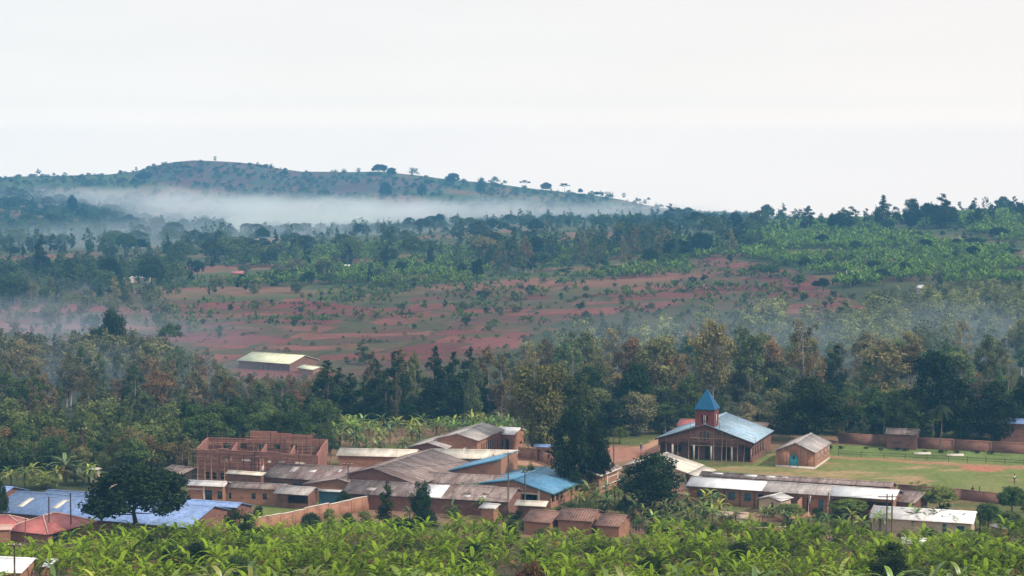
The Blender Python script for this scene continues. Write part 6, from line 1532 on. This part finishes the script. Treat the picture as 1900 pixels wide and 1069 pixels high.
# ------------------------------------------------------------------ banana plants near enough to count
for u, v, h in ((1075, 945, 4), (1090, 938, 5), (1105, 942, 4.5), (1125, 935, 5), (1140, 940, 4.5), (1160, 938, 4), (1128, 955, 4.5), (1180, 958, 4), (1195, 965, 3.5), (1310, 945, 4.5), (1322, 950, 5), (1335, 957, 4), (1290, 962, 4), (1350, 968, 3.6),
                (1415, 972, 3.2), (1426, 968, 3.8), (1455, 978, 3.5), (1632, 988, 4.5), (1646, 980, 4.6), (1685, 982, 5.5), (1700, 988, 5), (1718, 982, 5), (1738, 988, 4.5), (1765, 992, 4), (1792, 990, 4), (1818, 985, 4), (1845, 990, 4), (848, 948, 4.6), (862, 940, 5), (872, 945, 5.2), (886, 952, 5), (838, 958, 4), (896, 960, 4), (760, 968, 4), (742, 945, 4.5), (1600, 990, 3.5), (1560, 985, 3.5), (1215, 950, 4), (1232, 962, 4.2), (1250, 950, 4), (1262, 968, 4), (1280, 975, 4.4), (1240, 978, 4), (1305, 968, 4.4), (1322, 975, 4), (1340, 982, 4), (1365, 978, 4), (1390, 985, 3.8), (1480, 985, 3.5), (1500, 990, 3.6), (1535, 978, 3.4), (1580, 978, 3.4), (1060, 938, 4), (1210, 985, 4), (1275, 948, 4)):
    p = G(u, v); plant('banana', p.x, p.y, h, h * .95, 'banana', 'banana plant growing between the village houses', 'banana plants between the houses')
for u, v, h in ((105, 903, 5), (122, 900, 7.5), (140, 900, 7), (84, 905, 4), (46, 905, 4.5), (20, 902, 4), (165, 899, 5), (15, 890, 4), (60, 890, 4.5), (175, 905, 4.5), (284, 870, 4), (296, 868, 4.5), (310, 865, 4.5), (325, 866, 4), (338, 862, 4), (300, 855, 4), (318, 852, 4)):
    p = G(u, v); plant('banana', p.x, p.y, h, h * 1.05, 'mid' if h > 6 else 'banana', 'banana plant standing behind the blue-roofed halls', 'banana plants behind the blue halls')
n = 0
while n < 80:
    y = R.uniform(384, 424); u = R.uniform(600, 962); x = (u - 950) / F * y
    if blocked(x, y, .4) or (u > 770 and y < 398 + (u - 770) * .03): continue
    plant('banana', x, y, R.uniform(4, 5.8), R.uniform(4, 5.2), 'banana', 'banana plant in the dense grove before the dark conifers', 'banana plants before the conifers'); n += 1
YM = ([-200, 0, 60, 100, 170, 250, 450, 500, 560, 690, 800, 945, 965, 1195, 1225, 1330, 1400, 1440, 1600, 1640, 1800, 1900, 2100], [254, 254, 254, 258, 272, 284, 288, 286, 296, 314, 316, 316, 280, 280, 308, 308, 292, 280, 278, 274, 280, 280, 280])
cand = []
y = 174.0
while y < 292:
    x = -190 * y / 260
    while x < 190 * y / 260:
        xx, yy = x + R.uniform(-1.0, 1.0), y + R.uniform(-.9, .9); x += 2.8
        u = 950 + F * xx / yy
        if not (-200 < u < 2100) or yy > np.interp(u, *YM) + R.uniform(-9, 4) or blocked(xx, yy, 1.0): continue
        if u < 78 and 190 < yy < 223: continue
        if 1612 < u < 1702 and 184 < yy < 207: continue
        if 945 < u < 1030 and 176 < yy < 197: continue
        if vnoise(np.array([xx / 7 + 9]), np.array([yy / 6]))[0] < .2: continue
        cand.append((xx, yy, u))
    y += 2.7
vis = [c for c in cand if -30 < c[2] < 1930 and c[1] > 181]
big = set(map(id, sorted(vis, key=lambda c: c[1])[:150])); low = []
LOW['banana'] = [k[3] for k in KINDS['banana']]
for c in cand:
    h = R.uniform(2.2, 5.6) * (.9 + .2 * vnoise(np.array([c[0] / 12]), np.array([c[1] / 12]))[0]) * (.8 if c[1] > 290 else .62 if (950 < c[2] < 1215 and c[1] > 266) or (1620 < c[2] < 1830 and c[1] > 264) else 1)
    if id(c) in big:
        plant('banana', c[0], c[1], h, h * R.uniform(.85, 1.1), 'banana', 'banana plant in the bright grove along the bottom of the view', 'banana plants of the bright grove')
    else: low.append(('banana', c[0], c[1], hz(c[0], c[1]), h / 4.9, h / 5.3))
mass('banana_grove', 'bright banana grove running down to the village roofs', low, (0.118, 0.182, 0.019), 1.4, .3)

# ------------------------------------------------------------------ air: even haze over everything, mist banks and smoke
def vol(name, color, density, aniso=0.0):
    m = bpy.data.materials.new(name); m.use_nodes = True; t = m.node_tree; t.nodes.clear()
    o = t.nodes.new('ShaderNodeOutputMaterial'); v = t.nodes.new('ShaderNodeVolumePrincipled')
    v.inputs['Color'].default_value = (*color, 1); v.inputs['Density'].default_value = density; v.inputs['Anisotropy'].default_value = aniso
    t.links.new(v.outputs[0], o.inputs['Volume']); return m
a = Acc(); a.box(-1500, 1500, -160, 2640, -421, 92)
kind(new('haze', a.mesh('haze', vol('haze_air', (0.20, 0.58, 1.0), 2.0e-4))), 'stuff')
def bank(label, u, v, y, wx, wy, wz, density, color=(0.985, 0.99, 1.0), seed=0, name='mist', rag=1.0, tilt=0.0):
    c = at(u, v, y)
    A_ = Acc(); nu, nv = 40, 20; th = np.linspace(0, 2 * np.pi, nu, False); ph = np.linspace(-np.pi / 2, np.pi / 2, nv)[1:-1]
    T_, P_ = np.meshgrid(th, ph)
    V = np.stack([np.cos(P_) * np.cos(T_), np.cos(P_) * np.sin(T_), np.sin(P_)], -1).reshape(-1, 3); V = np.concatenate([V, [[0, 0, -1], [0, 0, 1]]])
    r_ = len(ph); A_.add(V, [(j * nu + k, j * nu + (k + 1) % nu, (j + 1) * nu + (k + 1) % nu, (j + 1) * nu + k) for j in range(r_ - 1) for k in range(nu)])
    nn = r_ * nu
    A_.f.append((np.array([(nn, (k + 1) % nu, k) for k in range(nu)]), 0, np.full(nu, .5))); A_.f.append((np.array([(nn + 1, (r_ - 1) * nu + k, (r_ - 1) * nu + (k + 1) % nu) for k in range(nu)]), 0, np.full(nu, .5)))
    m = vol(name + '_air', color, density, -.3 if name == 'mist' else 0); t = m.node_tree; n = t.nodes.new; l = t.links.new
    vn = next(x for x in t.nodes if x.type == 'PRINCIPLED_VOLUME')
    tc = n('ShaderNodeTexCoord'); ln = n('ShaderNodeVectorMath'); ln.operation = 'LENGTH'; l(tc.outputs['Object'], ln.inputs[0])
    mp = n('ShaderNodeMapping'); mp.inputs['Scale'].default_value = (max(1.5, wx / 60) * rag, max(1.2, wy / 90) * rag, 1.1); mp.inputs['Location'].default_value = (seed * 3.7, seed * 1.3, seed * .7); l(tc.outputs['Object'], mp.inputs[0])
    nz = n('ShaderNodeTexNoise'); nz.inputs['Scale'].default_value = 1.0; nz.inputs['Detail'].default_value = 4; nz.inputs['Roughness'].default_value = .6; l(mp.outputs[0], nz.inputs['Vector'])
    ad = n('ShaderNodeMath'); ad.operation = 'MULTIPLY_ADD'; ad.inputs[1].default_value = 1.3; ad.inputs[2].default_value = -0.62; l(nz.outputs['Fac'], ad.inputs[0])
    sm = n('ShaderNodeMath'); sm.operation = 'ADD'; l(ln.outputs['Value'], sm.inputs[0]); l(ad.outputs[0], sm.inputs[1])
    mr = n('ShaderNodeMapRange'); mr.interpolation_type = 'SMOOTHSTEP'; mr.inputs[1].default_value = 0.85; mr.inputs[2].default_value = 0.15; mr.inputs[3].default_value = 0.0; mr.inputs[4].default_value = density; l(sm.outputs[0], mr.inputs[0])
    l(mr.outputs[0], vn.inputs['Density'])
    o = kind(new(name, A_.mesh(name, m), None, c), 'stuff'); o.scale = (wx, wy, wz); o.rotation_euler = (0, tilt, 0); o['label'] = label
bank('bright mist lying in the far valley', 570, 402, 1980, 330, 190, 29, 0.9e-2, seed=1, tilt=math.radians(.6))
bank('mist streaming along the foot of the far hill', 330, 372, 2080, 330, 150, 21, 0.55e-2, seed=2, tilt=math.radians(1.6))
bank('mist thinning out along the far ridge', 960, 392, 2020, 330, 160, 21, 0.6e-2, seed=3, tilt=math.radians(.9))
BM = (0.80, 0.90, 1.0)
bank('blue mist in the hollow', 150, 448, 1360, 220, 150, 20, 2.4e-3, BM, seed=5)
bank('thin blue mist along the ridge', 760, 436, 1480, 300, 150, 17, 1.5e-3, BM, seed=16)
bank('blue mist in the hollow', 400, 428, 1560, 220, 150, 20, 3.0e-3, (0.88, 0.94, 1.0), seed=6)
SM = (0.68, 0.83, 1.0)
bank('blue smoke drifting through the wood', 130, 720, 500, 80, 60, 16, 4.6e-3, SM, seed=7, name='smoke')
bank('blue smoke drifting through the wood', 280, 630, 660, 90, 40, 13, 4.5e-3, SM, seed=14, name='smoke')
bank('blue smoke drifting through the wood', 60, 610, 690, 90, 100, 18, 2.6e-3, SM, seed=8, name='smoke')
bank('blue smoke drifting through the wood', 380, 720, 500, 70, 45, 14, 3.2e-3, SM, seed=9, name='smoke')
bank('blue smoke drifting through the wood', 60, 545, 900, 110, 100, 15, 2.2e-3, SM, seed=13, name='smoke')
bank('thin blue air in the wood behind the church', 1450, 650, 545, 120, 62, 20, 3.4e-3, SM, seed=10, name='smoke')
bank('thin blue air in the wood behind the church', 1830, 640, 560, 90, 70, 20, 3.2e-3, SM, seed=11, name='smoke')
